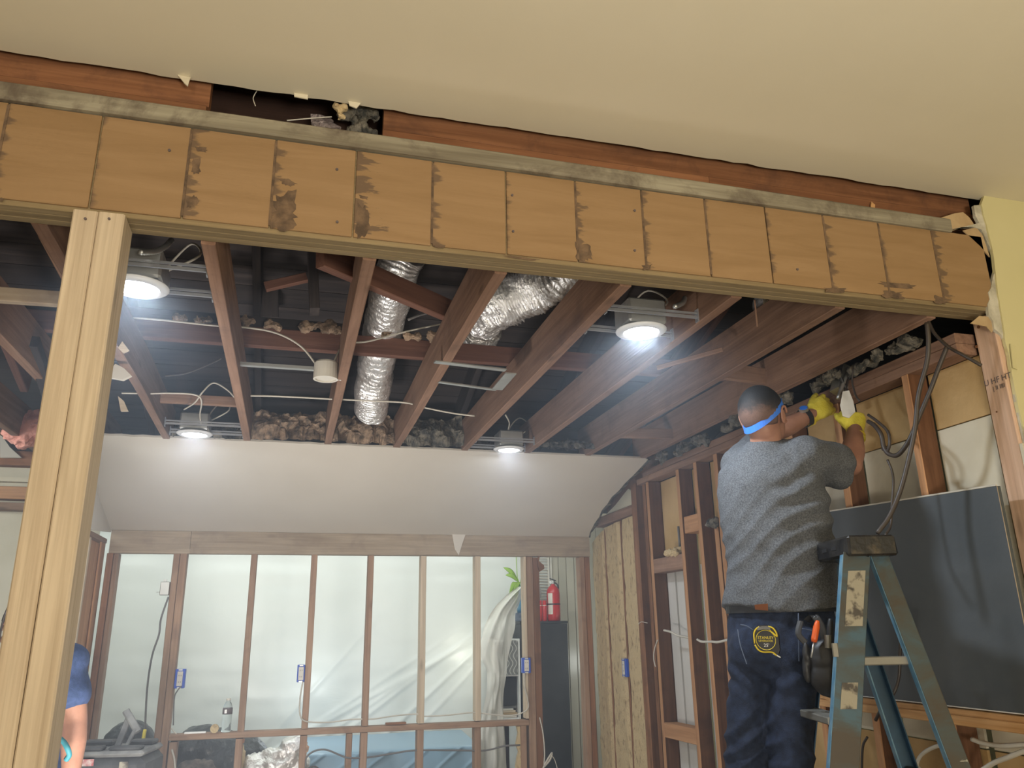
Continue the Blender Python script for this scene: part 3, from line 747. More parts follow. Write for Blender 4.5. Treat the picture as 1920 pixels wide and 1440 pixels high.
sm([(0.786, 2.058, 2.581), (0.831, 2.058, 2.581), (0.836, 2.058, 2.538), (0.811, 2.058, 2.521), (0.784, 2.058, 2.525)], 8)
sm([(0.347, 2.058, 2.526), (0.380, 2.058, 2.523), (0.374, 2.058, 2.512), (0.347, 2.058, 2.512)], 9)
sm([(0.564, 2.058, 2.513), (0.660, 2.058, 2.510), (0.647, 2.058, 2.504), (0.564, 2.058, 2.506)], 10)
sm([(1.003, 2.058, 2.528), (1.036, 2.058, 2.535), (1.028, 2.058, 2.518), (1.006, 2.058, 2.512)], 11)
sm([(1.896, 2.058, 2.568), (2.028, 2.058, 2.570), (2.020, 2.058, 2.553), (1.899, 2.058, 2.548)], 12)
sm([(1.894, 2.058, 2.536), (1.973, 2.058, 2.536), (1.977, 2.058, 2.512), (1.894, 2.058, 2.508)], 13)
sm([(1.668, 2.058, 2.520), (1.746, 2.058, 2.528), (1.745, 2.058, 2.509), (1.669, 2.058, 2.505)], 14)
sm([(2.112, 2.058, 2.542), (2.161, 2.058, 2.527), (2.150, 2.058, 2.509), (2.110, 2.058, 2.509)], 15)
sm([(-0.773, 2.058, 2.519), (-0.764, 2.058, 2.517), (-0.764, 2.058, 2.508), (-0.771, 2.058, 2.507)], 16)
# nails and plugs in the face
def nail(name, p, r, mat, parent, axis=(0, -1, 0), h=0.004):
    bm = bmesh.new(); a = V(axis)
    tube_bm(bm, [V(p), V(p)+a*h], r, 8); return emit(name, bm, mat, parent)
for (px_, pz_) in [(p[0], p[2]) for p in [(-0.392, 2.058, 2.718), (0.058, 2.058, 2.727), (0.067, 2.058, 2.558), (0.584, 2.058, 2.717), (0.585, 2.058, 2.594), (0.990, 2.058, 2.719), (0.981, 2.058, 2.577), (1.567, 2.058, 2.577)]]:
    nail('nail', (px_, 2.0595, pz_), 0.004, M['ink'], beam)

gp = lumber('wall_plate', (-3.0, 2.085, 2.828), (2.235, 2.085, 2.826), 0.085, 0.053, M['grey'], None, rough=0.004, bev=0.005)
tag(gp, 'weathered grey timber plate lying along the top of the header beam', 'timber plate')
# rim boards in the gap under the near ceiling
def rim(x0, x1, z0, z1, y, label, mat='rim', cut=None):
    o = lumber('rim_board', (x0, y, (z0+z1)/2), (x1, y, (z0+z1)/2), 0.038, z1-z0, M[mat], None, rough=0.0015)
    return tag(o, label, 'board', 'red brown rim boards in the gap above the header beam')
rim(-3.0, -0.313, 2.915, 3.05, 2.135, 'upper red-brown rim board at the left end of the gap under the ceiling')
rim(-3.0, -0.318, 2.855, 2.913, 2.125, 'lower red-brown rim board left of the dark hole above the beam')
rim(0.192, 2.42, 2.926, 3.05, 2.140, 'upper red-brown rim board right of the dark hole under the ceiling edge')
rim(0.190, 1.30, 2.855, 2.922, 2.128, 'lower orange-brown rim board just right of the dark hole above the beam')
rim(1.303, 2.42, 2.850, 2.924, 2.130, 'lower dark rim board at the right end above the beam')
# ply crack lines / splinters
bm = bmesh.new(); prism(bm, [(1.951, 2.100, 2.909), (1.965, 2.100, 2.898), (1.954, 2.100, 2.861), (1.941, 2.100, 2.877)], (0, 0.004, 0))
tag(emit('wood_splinter', bm, M['ledger']), 'small pale split wood splinter on the dark rim board near the right end', 'splinter')
# hole: foil scrap, wool, dark backing added for the shade in the cavity
tag(lumber('cavity_backing', (-0.40, 2.32, 3.06), (0.6, 2.32, 3.06), 0.03, 0.46, M['cavity']), 'dark board at the back of the open hole above the beam', 'board')
bm = bmesh.new()
for q in ([(-0.028, 2.170, 3.000), (-0.000, 2.160, 2.992), (0.036, 2.170, 2.992), (0.043, 2.170, 2.983), (0.009, 2.160, 2.968), (-0.025, 2.170, 2.973)], [(-0.024, 2.170, 2.966), (0.008, 2.160, 2.966), (0.040, 2.170, 2.975), (0.067, 2.170, 2.960), (0.054, 2.160, 2.938), (0.022, 2.160, 2.934), (-0.013, 2.170, 2.946)]):
    prism(bm, q, (0, 0.01, 0.0))
bmesh.ops.rotate(bm, verts=bm.verts, cent=(0.03, 2.17, 2.9), matrix=Matrix.Rotation(math.radians(-14), 3, 'X'))
tag(emit('foil_scrap', bm, M['scrap']), 'crumpled silver foil scrap stuck inside the hole above the beam', 'foil scrap', kind=None)
fuzz('insulation_tuft', [(0.046, 2.100, 2.970), (0.070, 2.100, 2.969), (0.056, 2.100, 2.951), (0.065, 2.100, 2.930)], 0.012, M['fibre'], 'small tan insulation tuft hanging from the ceiling edge in the hole', 'insulation', None, 3, None, 0.006)
fuzz('insulation_tuft', [(0.098, 2.170, 2.999), (0.130, 2.170, 3.005), (0.156, 2.170, 2.999), (0.113, 2.170, 2.953), (0.149, 2.170, 2.949)], 0.030, M['woolgrey'], 'dark mouldy insulation wad at the right end of the hole above the beam', 'insulation', None, 5, None, 0.008)
fuzz('insulation_dust', [(-0.22+0.05*i, 2.19, 2.862) for i in range(9)], 0.016, M['woolgrey'], 'grey dusty debris lying on the plate inside the hole', 'debris', None, 6, None, 0.007)
cable('wood_sliver', [(-0.095, 2.150, 2.930), (-0.014, 2.150, 2.953), (0.036, 2.150, 2.966)], 0.002, M['romex']); tag(bpy.data.objects['wood_sliver'], 'thin pale wood sliver across the hole above the beam', 'splinter')
w1 = cable('broken_wire', [(-0.184, 2.100, 2.983), (-0.191, 2.100, 2.963), (-0.192, 2.100, 2.951), (-0.184, 2.100, 2.929)], 0.0015, M['romex']); tag(w1, 'short bent white wire hanging from the torn ceiling edge over the hole', 'wire')

def post(name, xs, y0, y1, zt, mat, label, face='front'):
    e = empty(name, ((xs[0]+xs[-1])/2, (y0+y1)/2, 0), label, 'post')
    for a, b in zip(xs[:-1], xs[1:]):
        lumber('board', ((a+b)/2, (y0+y1)/2, 0), ((a+b)/2, (y0+y1)/2, zt), y1-y0, b-a-0.0012, M[mat], e, up=(1, 0, 0), bev=0.004, rough=0.0012)
    return e
lp = post('timber_post', [-0.598, -0.538, -0.474], 2.040, 2.150, 2.500, 'pine', 'new pale pine post of two joined boards propping the left of the beam')
for p in [(-0.565, 2.039, 2.474), (-0.510, 2.039, 2.481)]:
    nail('nail', p, 0.0035, M['ink'], lp)
rp = post('corner_post', [2.357, 2.395], 2.066, 2.155, 2.500, 'pink', 'new pinkish fir post with printed grade stamp under the right end of the beam')
def text_obj(name, s, size, m, mat, parent, ext=0.0004):
    cu = bpy.data.curves.new(name, 'FONT'); cu.body = s; cu.size = size; cu.extrude = ext
    cu.align_x = 'CENTER'; cu.align_y = 'CENTER'; cu.resolution_u = 2
    t = bpy.data.objects.new('tmp_text', cu); C.objects.link(t)
    dg = bpy.context.evaluated_depsgraph_get()
    me = bpy.data.meshes.new_from_object(t.evaluated_get(dg))
    bpy.data.objects.remove(t)
    me.materials.clear(); me.materials.append(mat)
    o = bpy.data.objects.new(name, me); C.objects.link(o)
    place(o, m, parent)
    return o
# stamp on the left-facing side of the right post: local x of text -> world
def basis(p, X, Y):
    X = V(X).normalized(); Z = X.cross(V(Y)).normalized(); Y = Z.cross(X)
    return Matrix(((X.x, Y.x, Z.x, p[0]), (X.y, Y.y, Z.y, p[1]), (X.z, Y.z, Z.z, p[2]), (0, 0, 0, 1)))
text_obj('grade_stamp', 'U HF HT', 0.030, basis([(2.356, 2.098, 2.258)][0], (0, -1, 0), (0, 0, 1)), M['ink'], rp)
text_obj('grade_stamp', '| II IIII', 0.022, basis([(2.356, 2.098, 2.231)][0], (0, -1, 0), (0, 0, 1)), M['ink'], rp)
for q, r in (([(2.357, 2.130, 2.469)], 0.006), ([(2.357, 2.127, 2.149)], 0.003), ([(2.357, 2.155, 2.402)], 0.006)):
    nail('knot', q[0], r, M['oldz'], rp, (-1, 0, 0), 0.002)
box('drywall_edge', (2.356, 2.053, 0), (2.372, 2.0655, 2.02), M['whiteback'], rp)
tag(lumber('steel_edge_strip', (2.3545, 2.155, 0), (2.3545, 2.155, 2.0), 0.002, 0.004, M['white']), 'thin white strip running down the far edge of the right post', 'trim strip')

# ================================================================ CEILING JOISTS
jl = [-1.52, -1.11, -0.730, -0.302, 0.150, 0.553, 0.972, 1.373, 1.780, 2.165]
jw = 0.040
names = ['far left reddish ceiling joist, outermost beyond the pale post', 'reddish ceiling joist just left of the pale post', 'cracked reddish ceiling joist passing behind the pale post with torn splinters',
 'reddish ceiling joist between the left lamps and the round junction box', 'reddish ceiling joist directly right of the round junction box', 'reddish ceiling joist between the two foil ducts',
 'reddish ceiling joist directly left of the two right lamps', 'ceiling joist directly right of the two right lamps', 'ceiling joist second from the right stud wall', 'rightmost ceiling joist running above the worker']
joists = []
for x, nm in zip(jl, names):
    if x == -0.730:
        o = lumber('ceiling_joist', (x+jw/2, 2.163, 2.595), (x+jw/2, 4.78, 2.595), jw, 0.19, M['old'], None, rough=0.006)
    else:
        o = lumber('ceiling_joist', (x+jw/2, 2.163, 2.595), (x+jw/2, 4.78 if x > -1 else 6.0, 2.595), jw, 0.19, M['old'], None, rough=0.0025)
    tag(o, nm, 'joist', 'reddish ceiling joists'); joists.append(o)
# fresh split faces / plaster on the joist behind the post
bm = bmesh.new(); prism(bm, [(-0.688, 3.138, 2.498), (-0.659, 3.059, 2.498), (-0.652, 3.167, 2.498), (-0.679, 3.205, 2.498)], (0, 0, 0.002)); o = emit('split_face', bm, M['pine'], None); tag(o, 'pale fresh split patch under the cracked joist beside the post', 'splinter')
bm = bmesh.new(); prism(bm, [(-0.725, 3.300, 2.485), (-0.692, 3.300, 2.469), (-0.661, 3.300, 2.440), (-0.690, 3.300, 2.420), (-0.734, 3.300, 2.426), (-0.735, 3.300, 2.466)], (0.0, 0.02, 0.0)); o = emit('drywall_scrap', bm, M['soffit']); tag(o, 'torn white drywall scrap hanging beside the pale post', 'drywall scrap')
bm = bmesh.new(); prism(bm, [(-0.848, 4.000, 2.544), (-0.819, 4.000, 2.520), (-0.795, 4.000, 2.473), (-0.827, 4.000, 2.471)], (0.0, 0.02, 0.0)); o = emit('wood_scrap', bm, M['pine']); tag(o, 'small pale wood chip hanging in the joist bay beside the post', 'wood scrap')
# cross members in the attic above the joists
for (a, b, y, z, mt, lab) in (( -2.6, 2.3, 3.56, 2.735, 'atticred', 'reddish cross timber lying across the joists halfway back'),
                              (-2.6, 0.2, 3.60, 2.80, 'attic', 'dark upper timber stacked on the cross timber')):
    tag(lumber('cross_timber', (a, y, z), (b, y, z), 0.04, 0.09, M[mt], None, rough=0.002), lab, 'cross timber')
tag(lumber('cross_timber', (-1.115, 2.76, 2.525), (-0.735, 2.76, 2.53), 0.03, 0.05, M['head']), 'pale short blocking board left of the pale post', 'cross timber')
tag(lumber('cross_timber', (-0.69, 4.2, 2.60), (-0.304, 4.2, 2.60), 0.03, 0.05, M['old']), 'short reddish blocking beside the cracked joist near the back', 'cross timber')
tag(lumber('cross_timber', (1.82, 4.2, 2.54), (2.165, 4.2, 2.55), 0.03, 0.06, M['old']), 'short blocking board between the two rightmost joists', 'cross timber')
tag(lumber('cross_timber', (1.82, 3.15, 2.60), (2.165, 3.20, 2.60), 0.03, 0.08, M['old']), 'short dark blocking behind the head of the worker', 'cross timber')
q = [(0.032, 2.550, 2.689), (0.636, 3.100, 2.738)]
tag(lumber('attic_brace', q[0], q[1], 0.04, 0.09, M['atticred']), 'dark red diagonal brace crossing in front of the foil duct', 'brace')
q = [(0.005, 3.200, 3.022), (0.032, 3.200, 2.739)]
tag(lumber('attic_post', q[0], q[1], 0.09, 0.04, M['attic'], None, up=(1, 0, 0)), 'dark upright attic post between the left joists', 'attic post')
q = [(-0.180, 3.300, 2.875), (-0.010, 3.300, 2.939)]
tag(lumber('attic_strut', q[0], q[1], 0.03, 0.04, M['atticred']), 'short dark strut beside the attic post', 'brace')
q = [(-0.212, 3.900, 3.401), (-0.179, 3.900, 2.956)]
tag(lumber('attic_post', q[0], q[1], 0.09, 0.09, M['attic'], None, up=(1, 0, 0)), 'dark broad attic post right of the left front lamp', 'attic post')
q = [(-0.748, 2.350, 2.592), (-0.744, 2.750, 2.562)]
tag(lumber('attic_brace', q[0], q[1], 0.04, 0.07, M['old']), 'reddish slanting brace just left of the top of the pale post', 'brace')
q = [(-0.895, 3.400, 2.637), (-0.881, 3.900, 2.571)]
tag(lumber('attic_strut', [(-1.064, 3.400, 2.588)][0], [(-1.089, 3.900, 2.455)][0], 0.05, 0.05, M['attic']), 'dark strut in the joist bay left of the pale post', 'brace')
tag(lumber('cross_timber', [(1.483, 2.968, 2.520)][0], [(1.702, 2.787, 2.560)][0], 0.012, 0.02, M['old']), 'thin reddish wood strip bridging the bay right of the large lamp', 'wood strip')
tag(lumber('attic_strut', [(1.622, 2.400, 2.617)][0], [(1.654, 2.450, 2.531)][0], 0.006, 0.012, M['old']), 'thin curved wood lath hanging in the bay right of the lamp', 'wood strip')

# ================================================================ RECESSED LAMPS
def downlight(x, y, label, x0, x1, power):
    e = empty('recessed_lamp', (x, y, 2.485), label, 'ceiling lamp', 'recessed lamps between the joists')
    bm = bmesh.new()
    lathe(bm, (x, y, 2.488), [(0.064, 0.004), (0.068, -0.003), (0.085, 0.000), (0.094, 0.006), (0.094, 0.009), (0.064, 0.009)], 32)
    emit('trim_ring', bm, M['trim'], e, smooth=True)
    bm = bmesh.new(); lathe(bm, (x, y, 2.489), [(0.0635, 0.0), (0.0635, 0.006)], 32); emit('lens', bm, M['led'], e)
    box('lamp_housing', (x-0.075, y-0.07, 2.505), (x+0.075, y+0.07, 2.60), M['galv'], e, 0.008)
    box('junction_box', (x-0.02, y+0.075, 2.53), (x+0.07, y+0.14, 2.60), M['galv'], e, 0.005)
    for dy in (-0.115, 0.085):
        box('hanger_bar', (x0, y+dy-0.004, 2.515), (x1, y+dy+0.004, 2.525), M['bar'], e)
        box('hanger_bar', (x0, y+dy-0.004, 2.531), (x1, y+dy+0.004, 2.538), M['bar'], e)
        box('bar_clip', (x0, y+dy-0.012, 2.502), (x0+0.004, y+dy+0.012, 2.550), M['bar'], e)
        box('bar_clip', (x1-0.004, y+dy-0.012, 2.502), (x1, y+dy+0.012, 2.550), M['bar'], e)
    bm = bmesh.new(); tube_bm(bm, catmull([(x+0.03, y+0.14, 2.58), (x+0.06, y+0.19, 2.68), (x+0.12, y+0.16, 2.74), (x+0.16, y+0.08, 2.66), (x+0.05, y+0.075, 2.58)], 5), 0.004, 6)
    emit('supply_cable', bm, M['romex'], e, smooth=True)
    a = area_light('lamp_light', (x, y, 2.482), (x, y, 0), 0.12, 0.12, power, COOL, 'DISK')
    return e
downlight(-0.519, 2.51, 'lit recessed lamp beside the pale post, nearest on the left', -0.690, -0.302, 13)
downlight(1.200, 2.51, 'large lit recessed lamp in the middle of the right joists near the beam', 1.012, 1.373, 15)
downlight(-0.550, 4.52, 'lit recessed lamp at the far left above the white slope', -0.690, -0.302, 8)
downlight(1.245, 4.56, 'lit recessed lamp at the far right above the white slope', 1.012, 1.373, 8)
# ribbed flexible conduit near the left lamp, and near the big lamp
for q, lb in (([(-0.492, 2.350, 2.540), (-0.462, 2.400, 2.570), (-0.442, 2.450, 2.615), (-0.435, 2.500, 2.664)], 'ribbed grey metal conduit above the left front lamp'), ([(1.260, 2.350, 2.533), (1.321, 2.400, 2.574), (1.359, 2.450, 2.620)], 'short ribbed conduit above the large right lamp')):
    bm = bmesh.new(); c = catmull(q, 12); tube_bm(bm, c, [0.008+0.0018*(k % 2) for k in range(len(c))], 8)
    tag(emit('conduit', bm, M['galv'], smooth=True), lb, 'conduit')

# round white junction box with its two cables
e = empty('ceiling_box', (0.098, 3.38, 2.50), 'round white junction box hanging beside a joist in the middle', 'junction box')
bm = bmesh.new()
lathe(bm, (0.098, 3.38, 2.50), [(0.044, 0.006), (0.044, 0.0), (0.053, 0.0), (0.052, 0.07), (0.048, 0.078), (0.0, 0.078), (0.0, 0.07), (0.040, 0.068)], 24)
emit('box_shell', bm, M['whitep'], e, smooth=False)
box('red_tag', (0.12, 3.35, 2.508), (0.138, 3.37, 2.515), M['red'], e)
box('mounting_bar', (-0.262, 3.40, 2.548), (0.05, 3.425, 2.562), M['galv'], e)
bm = bmesh.new(); tube_bm(bm, [(0.14, 3.38, 2.504), (0.165, 3.375, 2.500)], 0.003, 6); emit('screw', bm, M['white'], e)
def cab(name, q, r, mat, label, group=None, sub=6):
    o = cable(name, q, r, M[mat], None, sub); return tag(o, label, 'cable', group)
cab('cable', [(-0.769, 3.300, 2.668), (-0.672, 3.400, 2.724), (-0.390, 3.450, 2.736), (-0.302, 3.450, 2.739), (-0.143, 3.440, 2.724), (-0.025, 3.420, 2.666), (0.048, 3.400, 2.580), (0.083, 3.380, 2.512)], 0.0045, 'romex', 'cream cable arching from the left into the round white junction box')
cab('cable', [(0.112, 3.380, 2.514), (0.138, 3.400, 2.612), (0.178, 3.420, 2.685), (0.280, 3.450, 2.717), (0.456, 3.500, 2.798), (0.687, 3.500, 2.871), (0.766, 3.500, 2.892)], 0.0045, 'romex', 'cream cable rising from the round junction box to the right')
cab('cable', [(-0.238, 3.900, 2.554), (-0.113, 3.900, 2.559), (0.144, 3.900, 2.561), (0.355, 3.900, 2.563), (0.518, 3.900, 2.564), (0.629, 3.900, 2.542), (0.769, 3.900, 2.522), (0.882, 3.900, 2.514)], 0.0045, 'romex', 'cream cable crossing the joist bays behind the foil duct')
cab('cable', [(-0.812, 3.900, 2.531), (-0.693, 3.900, 2.536), (-0.600, 3.900, 2.544), (-0.493, 3.900, 2.543), (-0.465, 3.950, 2.527), (-0.507, 4.300, 2.547), (-0.516, 4.500, 2.532)], 0.004, 'romex', 'cream cable dropping to the far left lamp')
cab('cable', [(-0.574, 4.200, 2.545), (-0.514, 4.100, 2.558), (-0.470, 4.000, 2.587), (-0.425, 4.000, 2.637), (-0.360, 4.000, 2.608), (-0.319, 4.000, 2.569)], 0.004, 'romex', 'looped cream cable arching above the far left lamp')
cab('cable', [(1.077, 4.000, 2.556), (1.152, 4.200, 2.569), (1.227, 4.500, 2.605)], 0.004, 'romex', 'short cream cable dropping to the far right lamp')
cab('cable', [(-0.616, 3.800, 2.597), (-0.539, 3.900, 2.648), (-0.435, 4.000, 2.743), (-0.399, 4.000, 2.768)], 0.003, 'greycable', 'thin dark cable in the bay above the far left lamp')
cab('cable', [(0.441, 3.300, 2.779), (0.500, 3.300, 2.810), (0.598, 3.300, 2.845), (0.677, 3.300, 2.879)], 0.006, 'greycable', 'dusty dark cable crossing between the foil ducts')
# galvanised frame
e = empty('ceiling_mount', (0.74, 3.2, 2.50), 'galvanised rectangular steel mounting frame between two joists', 'metal frame')
for a, b, w_ in (([(0.519, 3.038, 2.500)][0], [(0.832, 3.082, 2.500)][0], 0.03), ([(0.584, 3.309, 2.500)][0], [(0.864, 3.373, 2.500)][0], 0.022), ([(0.866, 3.120, 2.500)][0], [(0.867, 3.364, 2.500)][0], 0.05)):
    lumber('frame_bar', a, b, w_, 0.006, M['galv'], e, bev=0.001)

# ================================================================ FOIL DUCTS
def duct(q, r, label, seedv, crump=0.35):
    bm = bmesh.new(); c = catmull(q, 44)
    n = len(c); rad = []
    for k in range(n):
        rad.append(r*(1+0.040*math.sin(k*1.57)+0.05*noise.noise(V((k*0.08, seedv, 0)))))
    tube_bm(bm, c, rad, 40)
    for v in bm.verts:
        v.co += V((noise.noise(v.co*9+V((seedv, 0, 0))), noise.noise(v.co*9+V((0, seedv, 4))), noise.noise(v.co*9+V((2, 0, seedv)))))*r*crump*0.4
        v.co += V((0, 0, 1))*noise.noise(v.co*28)*r*crump*0.22
    return tag(emit('foil_duct', bm, M['foil'], smooth=True), label, 'duct')
duct([(0.386, 3.116, 3.000), (0.367, 3.190, 2.930), (0.362, 3.527, 2.860), (0.366, 3.989, 2.740), (0.376, 4.202, 2.670), (0.388, 4.371, 2.640)], 0.092, 'long wrinkled silver foil duct running back between two joists', 3)
duct([(1.277, 3.082, 3.060), (1.114, 3.143, 3.000), (0.987, 3.278, 2.960), (0.860, 3.394, 2.930), (0.844, 3.606, 2.900), (0.849, 3.715, 2.860)], 0.105, 'crumpled silver foil duct bend sagging behind the middle joists', 8, 0.8)
duct([(1.808, 2.660, 2.720), (1.918, 2.635, 2.720), (2.083, 2.613, 2.720)], 0.045, 'small piece of silver foil duct glimpsed near the beam right of the lamps', 5, 0.8)

# ================================================================ INSULATION IN THE BAYS
def bay(x0, x1, y0, y1, z0, h, mat, label, seedv):
    bm = bmesh.new()
    nx, ny = 34, 20
    g = []
    for i in range(nx+1):
        row = []
        for j in range(ny+1):
            x = x0+(x1-x0)*i/nx; y = y0+(y1-y0)*j/ny
            hh = 0.0 if j == 0 else h*(0.25+0.75*min(1, j/9))
            p = V((x, y, z0+hh))
            a = 0.35*h if 0 < j else 0.1*h
            row.append(bm.verts.new(p+V((0 if i in (0, nx) else noise.noise(p*30+V((0, 0, seedv)))*0.02, noise.noise(p*16+V((seedv, 0, 0)))*0.06+noise.noise(p*45)*0.02, abs(noise.noise(p*14+V((0, seedv, 0))))*a+noise.noise(p*50)*0.012))))
        g.append(row)
    for i in range(nx):
        for j in range(ny):
            bm.faces.new((g[i][j], g[i+1][j], g[i+1][j+1], g[i][j+1]))
    return tag(emit('loose_insulation', bm, M[mat], smooth=False), label, 'insulation', None, 'stuff')
jj = jl
bay(jj[3]+.042, jj[4]-.002, 4.60, 4.72, 2.502, 0.16, 'wool', 'brown loose insulation heaped at the joist end left of the duct', 1)
bay(jj[4]+.042, jj[5]-.002, 4.60, 4.72, 2.502, 0.16, 'wool', 'brown loose insulation heaped below the end of the long duct', 2)
bay(jj[5]+.042, jj[6]-.002, 4.60, 4.75, 2.502, 0.17, 'woolgrey', 'dark mossy insulation right of the duct end', 3)
bay(jj[2]+.042, jj[3]-.002, 4.66, 4.90, 2.505, 0.10, 'woolgrey', 'dark insulation behind the far left lamp', 4)
bay(jj[6]+.042, jj[7]-.002, 4.70, 4.95, 2.505, 0.08, 'woolgrey', 'dark insulation behind the far right lamp', 5)
bay(jj[7]+.042, jj[8]-.002, 4.50, 4.90, 2.505, 0.08, 'woolgrey', 'dark insulation in the second bay right of the far lamp', 6)
fuzz('insulation_debris', [(-0.55+0.1*i, 3.52+0.01*math.sin(i), 2.79) for i in range(5)], 0.030, M['wool'], 'brown insulation fluff on the cross timber left of the junction box', 'insulation', None, 11)
fuzz('insulation_debris', [(0.02+0.05*i, 3.52, 2.795) for i in range(3)], 0.035, M['wool'], 'tan insulation clump on the cross timber above the junction box', 'insulation', None, 12)
fuzz('insulation_debris', [(0.38+0.07*i, 3.50, 2.785) for i in range(4)], 0.028, M['wool'], 'tan insulation clump on the cross timber at the foil duct', 'insulation', None, 13)
for k in range(3):
    y0 = (2.35, 3.15, 4.0)[k]
    fuzz('insulation_debris', [(2.245+0.02*math.sin(i*2.1), y0+0.085*i, 2.475+0.01*math.sin(i*1.3)) for i in range(8)], 0.036, M['woolgrey'],
         ('grey insulation debris on the wall plate nearest the beam', 'grey insulation debris on the wall plate above the worker hands', 'grey insulation debris on the wall plate near the white slope')[k], 'insulation', None, 20+k)
fuzz('insulation_tuft', [(2.29, 4.50+0.045*i, 1.885) for i in range(3)], 0.030, M['fibre'], 'cream insulation tuft on the upper block between wall studs', 'insulation', None, 30, None, 0.009)
fuzz('insulation_tuft', [(2.29, 3.98+0.04*i, 2.0) for i in range(3)], 0.03, M['woolgrey'], 'dark insulation tuft on top of the short orange stud', 'insulation', None, 31, None, 0.009)
fuzz('pink_insulation', [q for q in [(-1.490, 4.900, 2.580), (-1.461, 4.900, 2.597), (-1.431, 4.900, 2.614), (-1.448, 4.900, 2.545), (-1.408, 4.900, 2.569), (-1.480, 4.900, 2.544)]], 0.10, M['pinkwool'], 'pink fibreglass batt bulging out in the attic corner at far left', 'insulation', None, 33, None, 0.02)

# ================================================================ BOARD, WALL BOX, CABLES ON THE RIGHT
bm = bmesh.new()
prism(bm, [(2.262, 2.10, 1.164), (2.262, 3.215, 1.164), (2.262, 3.215, 1.925), (2.262, 2.10, 1.880)], (0.016, 0, 0))
e = empty('wall_board', (2.27, 2.69, 1.163), 'large charcoal blue board standing on the wooden ledger of the right wall', 'board')
emit('panel', bm, M['board'], e)
lumber('top_edge_strip', (2.262, 2.10, 1.883), (2.262, 3.215, 1.928), 0.005, 0.006, M['romex'], e, bev=0.001)
lumber('right_edge_strip', (2.262, 2.0985, 1.166), (2.262, 2.0985, 1.88), 0.002, 0.003, M['head'], e, up=(1, 0, 0), bev=0.0005)
lumber('bottom_edge_strip', (2.2605, 2.10, 1.166), (2.2605, 3.215, 1.166), 0.003, 0.004, M['white'], e, bev=0.001)
RC = 'cables hanging at the right wall'
cab('hanging_cable', [(2.120, 2.121, 2.461), (2.120, 2.129, 2.393), (2.120, 2.153, 2.322), (2.110, 2.205, 2.219), (2.100, 2.234, 2.109), (2.080, 2.267, 2.000), (2.050, 2.299, 1.890), (2.000, 2.312, 1.802), (1.950, 2.325, 1.744)], 0.0085, 'browncable', 'thick dark cable hanging from the attic to the top of the ladder')
cab('hanging_cable', [(2.200, 2.132, 2.381), (2.180, 2.166, 2.311), (2.160, 2.198, 2.240), (2.140, 2.256, 2.146), (2.120, 2.294, 2.075), (2.110, 2.345, 2.033), (2.110, 2.390, 2.042), (2.110, 2.413, 2.075), (2.110, 2.417, 2.123), (2.120, 2.455, 2.168), (2.130, 2.497, 2.196)], 0.0085, 'browncable', 'thick dark cable looping up to the right hand of the worker')
cab('hanging_cable', [(2.200, 2.194, 2.507), (2.200, 2.176, 2.448), (2.200, 2.127, 2.379), (2.200, 2.064, 2.322), (2.220, 2.027, 2.278)], 0.006, 'browncable', 'thin dark cable sagging from the beam toward the right post')
cab('hanging_cable', [(2.100, 2.393, 2.022), (2.100, 2.380, 1.980), (2.100, 2.382, 1.935), (2.080, 2.386, 1.848), (2.060, 2.383, 1.780), (2.000, 2.346, 1.741)], 0.0045, 'browncable', 'thin bent cable dropping from the cable loop')
cab('hanging_cable', [(2.140, 2.503, 2.224), (2.130, 2.449, 2.184), (2.120, 2.393, 2.132), (2.110, 2.379, 2.088), (2.110, 2.397, 2.058), (2.110, 2.421, 2.069)], 0.006, 'browncable', 'tight little cable loop beside the right hand')
cab('hanging_cable', [(2.170, 2.582, 2.445), (2.160, 2.588, 2.389), (2.150, 2.569, 2.326), (2.140, 2.539, 2.290)], 0.004, 'blackc', 'short black wire end above the hands of the worker')
cab('wall_cable', [(2.240, 2.598, 1.520), (2.240, 2.623, 1.424), (2.240, 2.650, 1.328), (2.230, 2.661, 1.252), (2.200, 2.666, 1.196), (2.190, 2.722, 1.146), (2.200, 2.784, 1.093)], 0.007, 'blackc', 'black cable hanging down in front of the charcoal board')
cab('wall_cable', [(2.240, 2.898, 1.018), (2.240, 2.932, 0.980), (2.240, 2.956, 0.899), (2.240, 2.982, 0.780)], 0.005, 'blackc', 'black cable below the ledger behind the ladder')
cab('wall_cable', [(2.270, 2.797, 1.123), (2.270, 2.757, 1.070), (2.270, 2.738, 1.002), (2.270, 2.690, 0.950), (2.270, 2.623, 0.910)], 0.007, 'romex', 'cream cable curving down below the ledger')
cab('wall_cable', [(2.260, 2.686, 0.919), (2.260, 2.651, 0.977), (2.260, 2.589, 1.014), (2.260, 2.495, 1.046)], 0.007, 'romex', 'cream cable curving up to the ladder leg below the ledger')
cab('wall_cable', [(2.270, 2.402, 1.066), (2.270, 2.353, 1.059), (2.270, 2.278, 1.061), (2.270, 2.164, 1.080)], 0.008, 'romex', 'cream cable running level below the ledger at the right edge')
cab('wall_cable', [(2.270, 2.384, 0.972), (2.270, 2.323, 1.005), (2.270, 2.254, 1.033), (2.270, 2.166, 1.069)], 0.008, 'romex', 'cream cable slanting below the ledger in the corner of the frame')
cab('wall_cable', [(2.270, 4.711, 1.423), (2.275, 4.627, 1.413), (2.290, 4.574, 1.394), (2.290, 4.413, 1.380)], 0.007, 'romex', 'short cream cable end between the wall studs, farther left')
cab('wall_cable', [(2.270, 4.291, 1.373), (2.280, 4.256, 1.361), (2.280, 4.146, 1.362), (2.270, 4.058, 1.361), (2.270, 3.954, 1.373)], 0.007, 'romex', 'cream cable crossing the studs next to the worker hip')
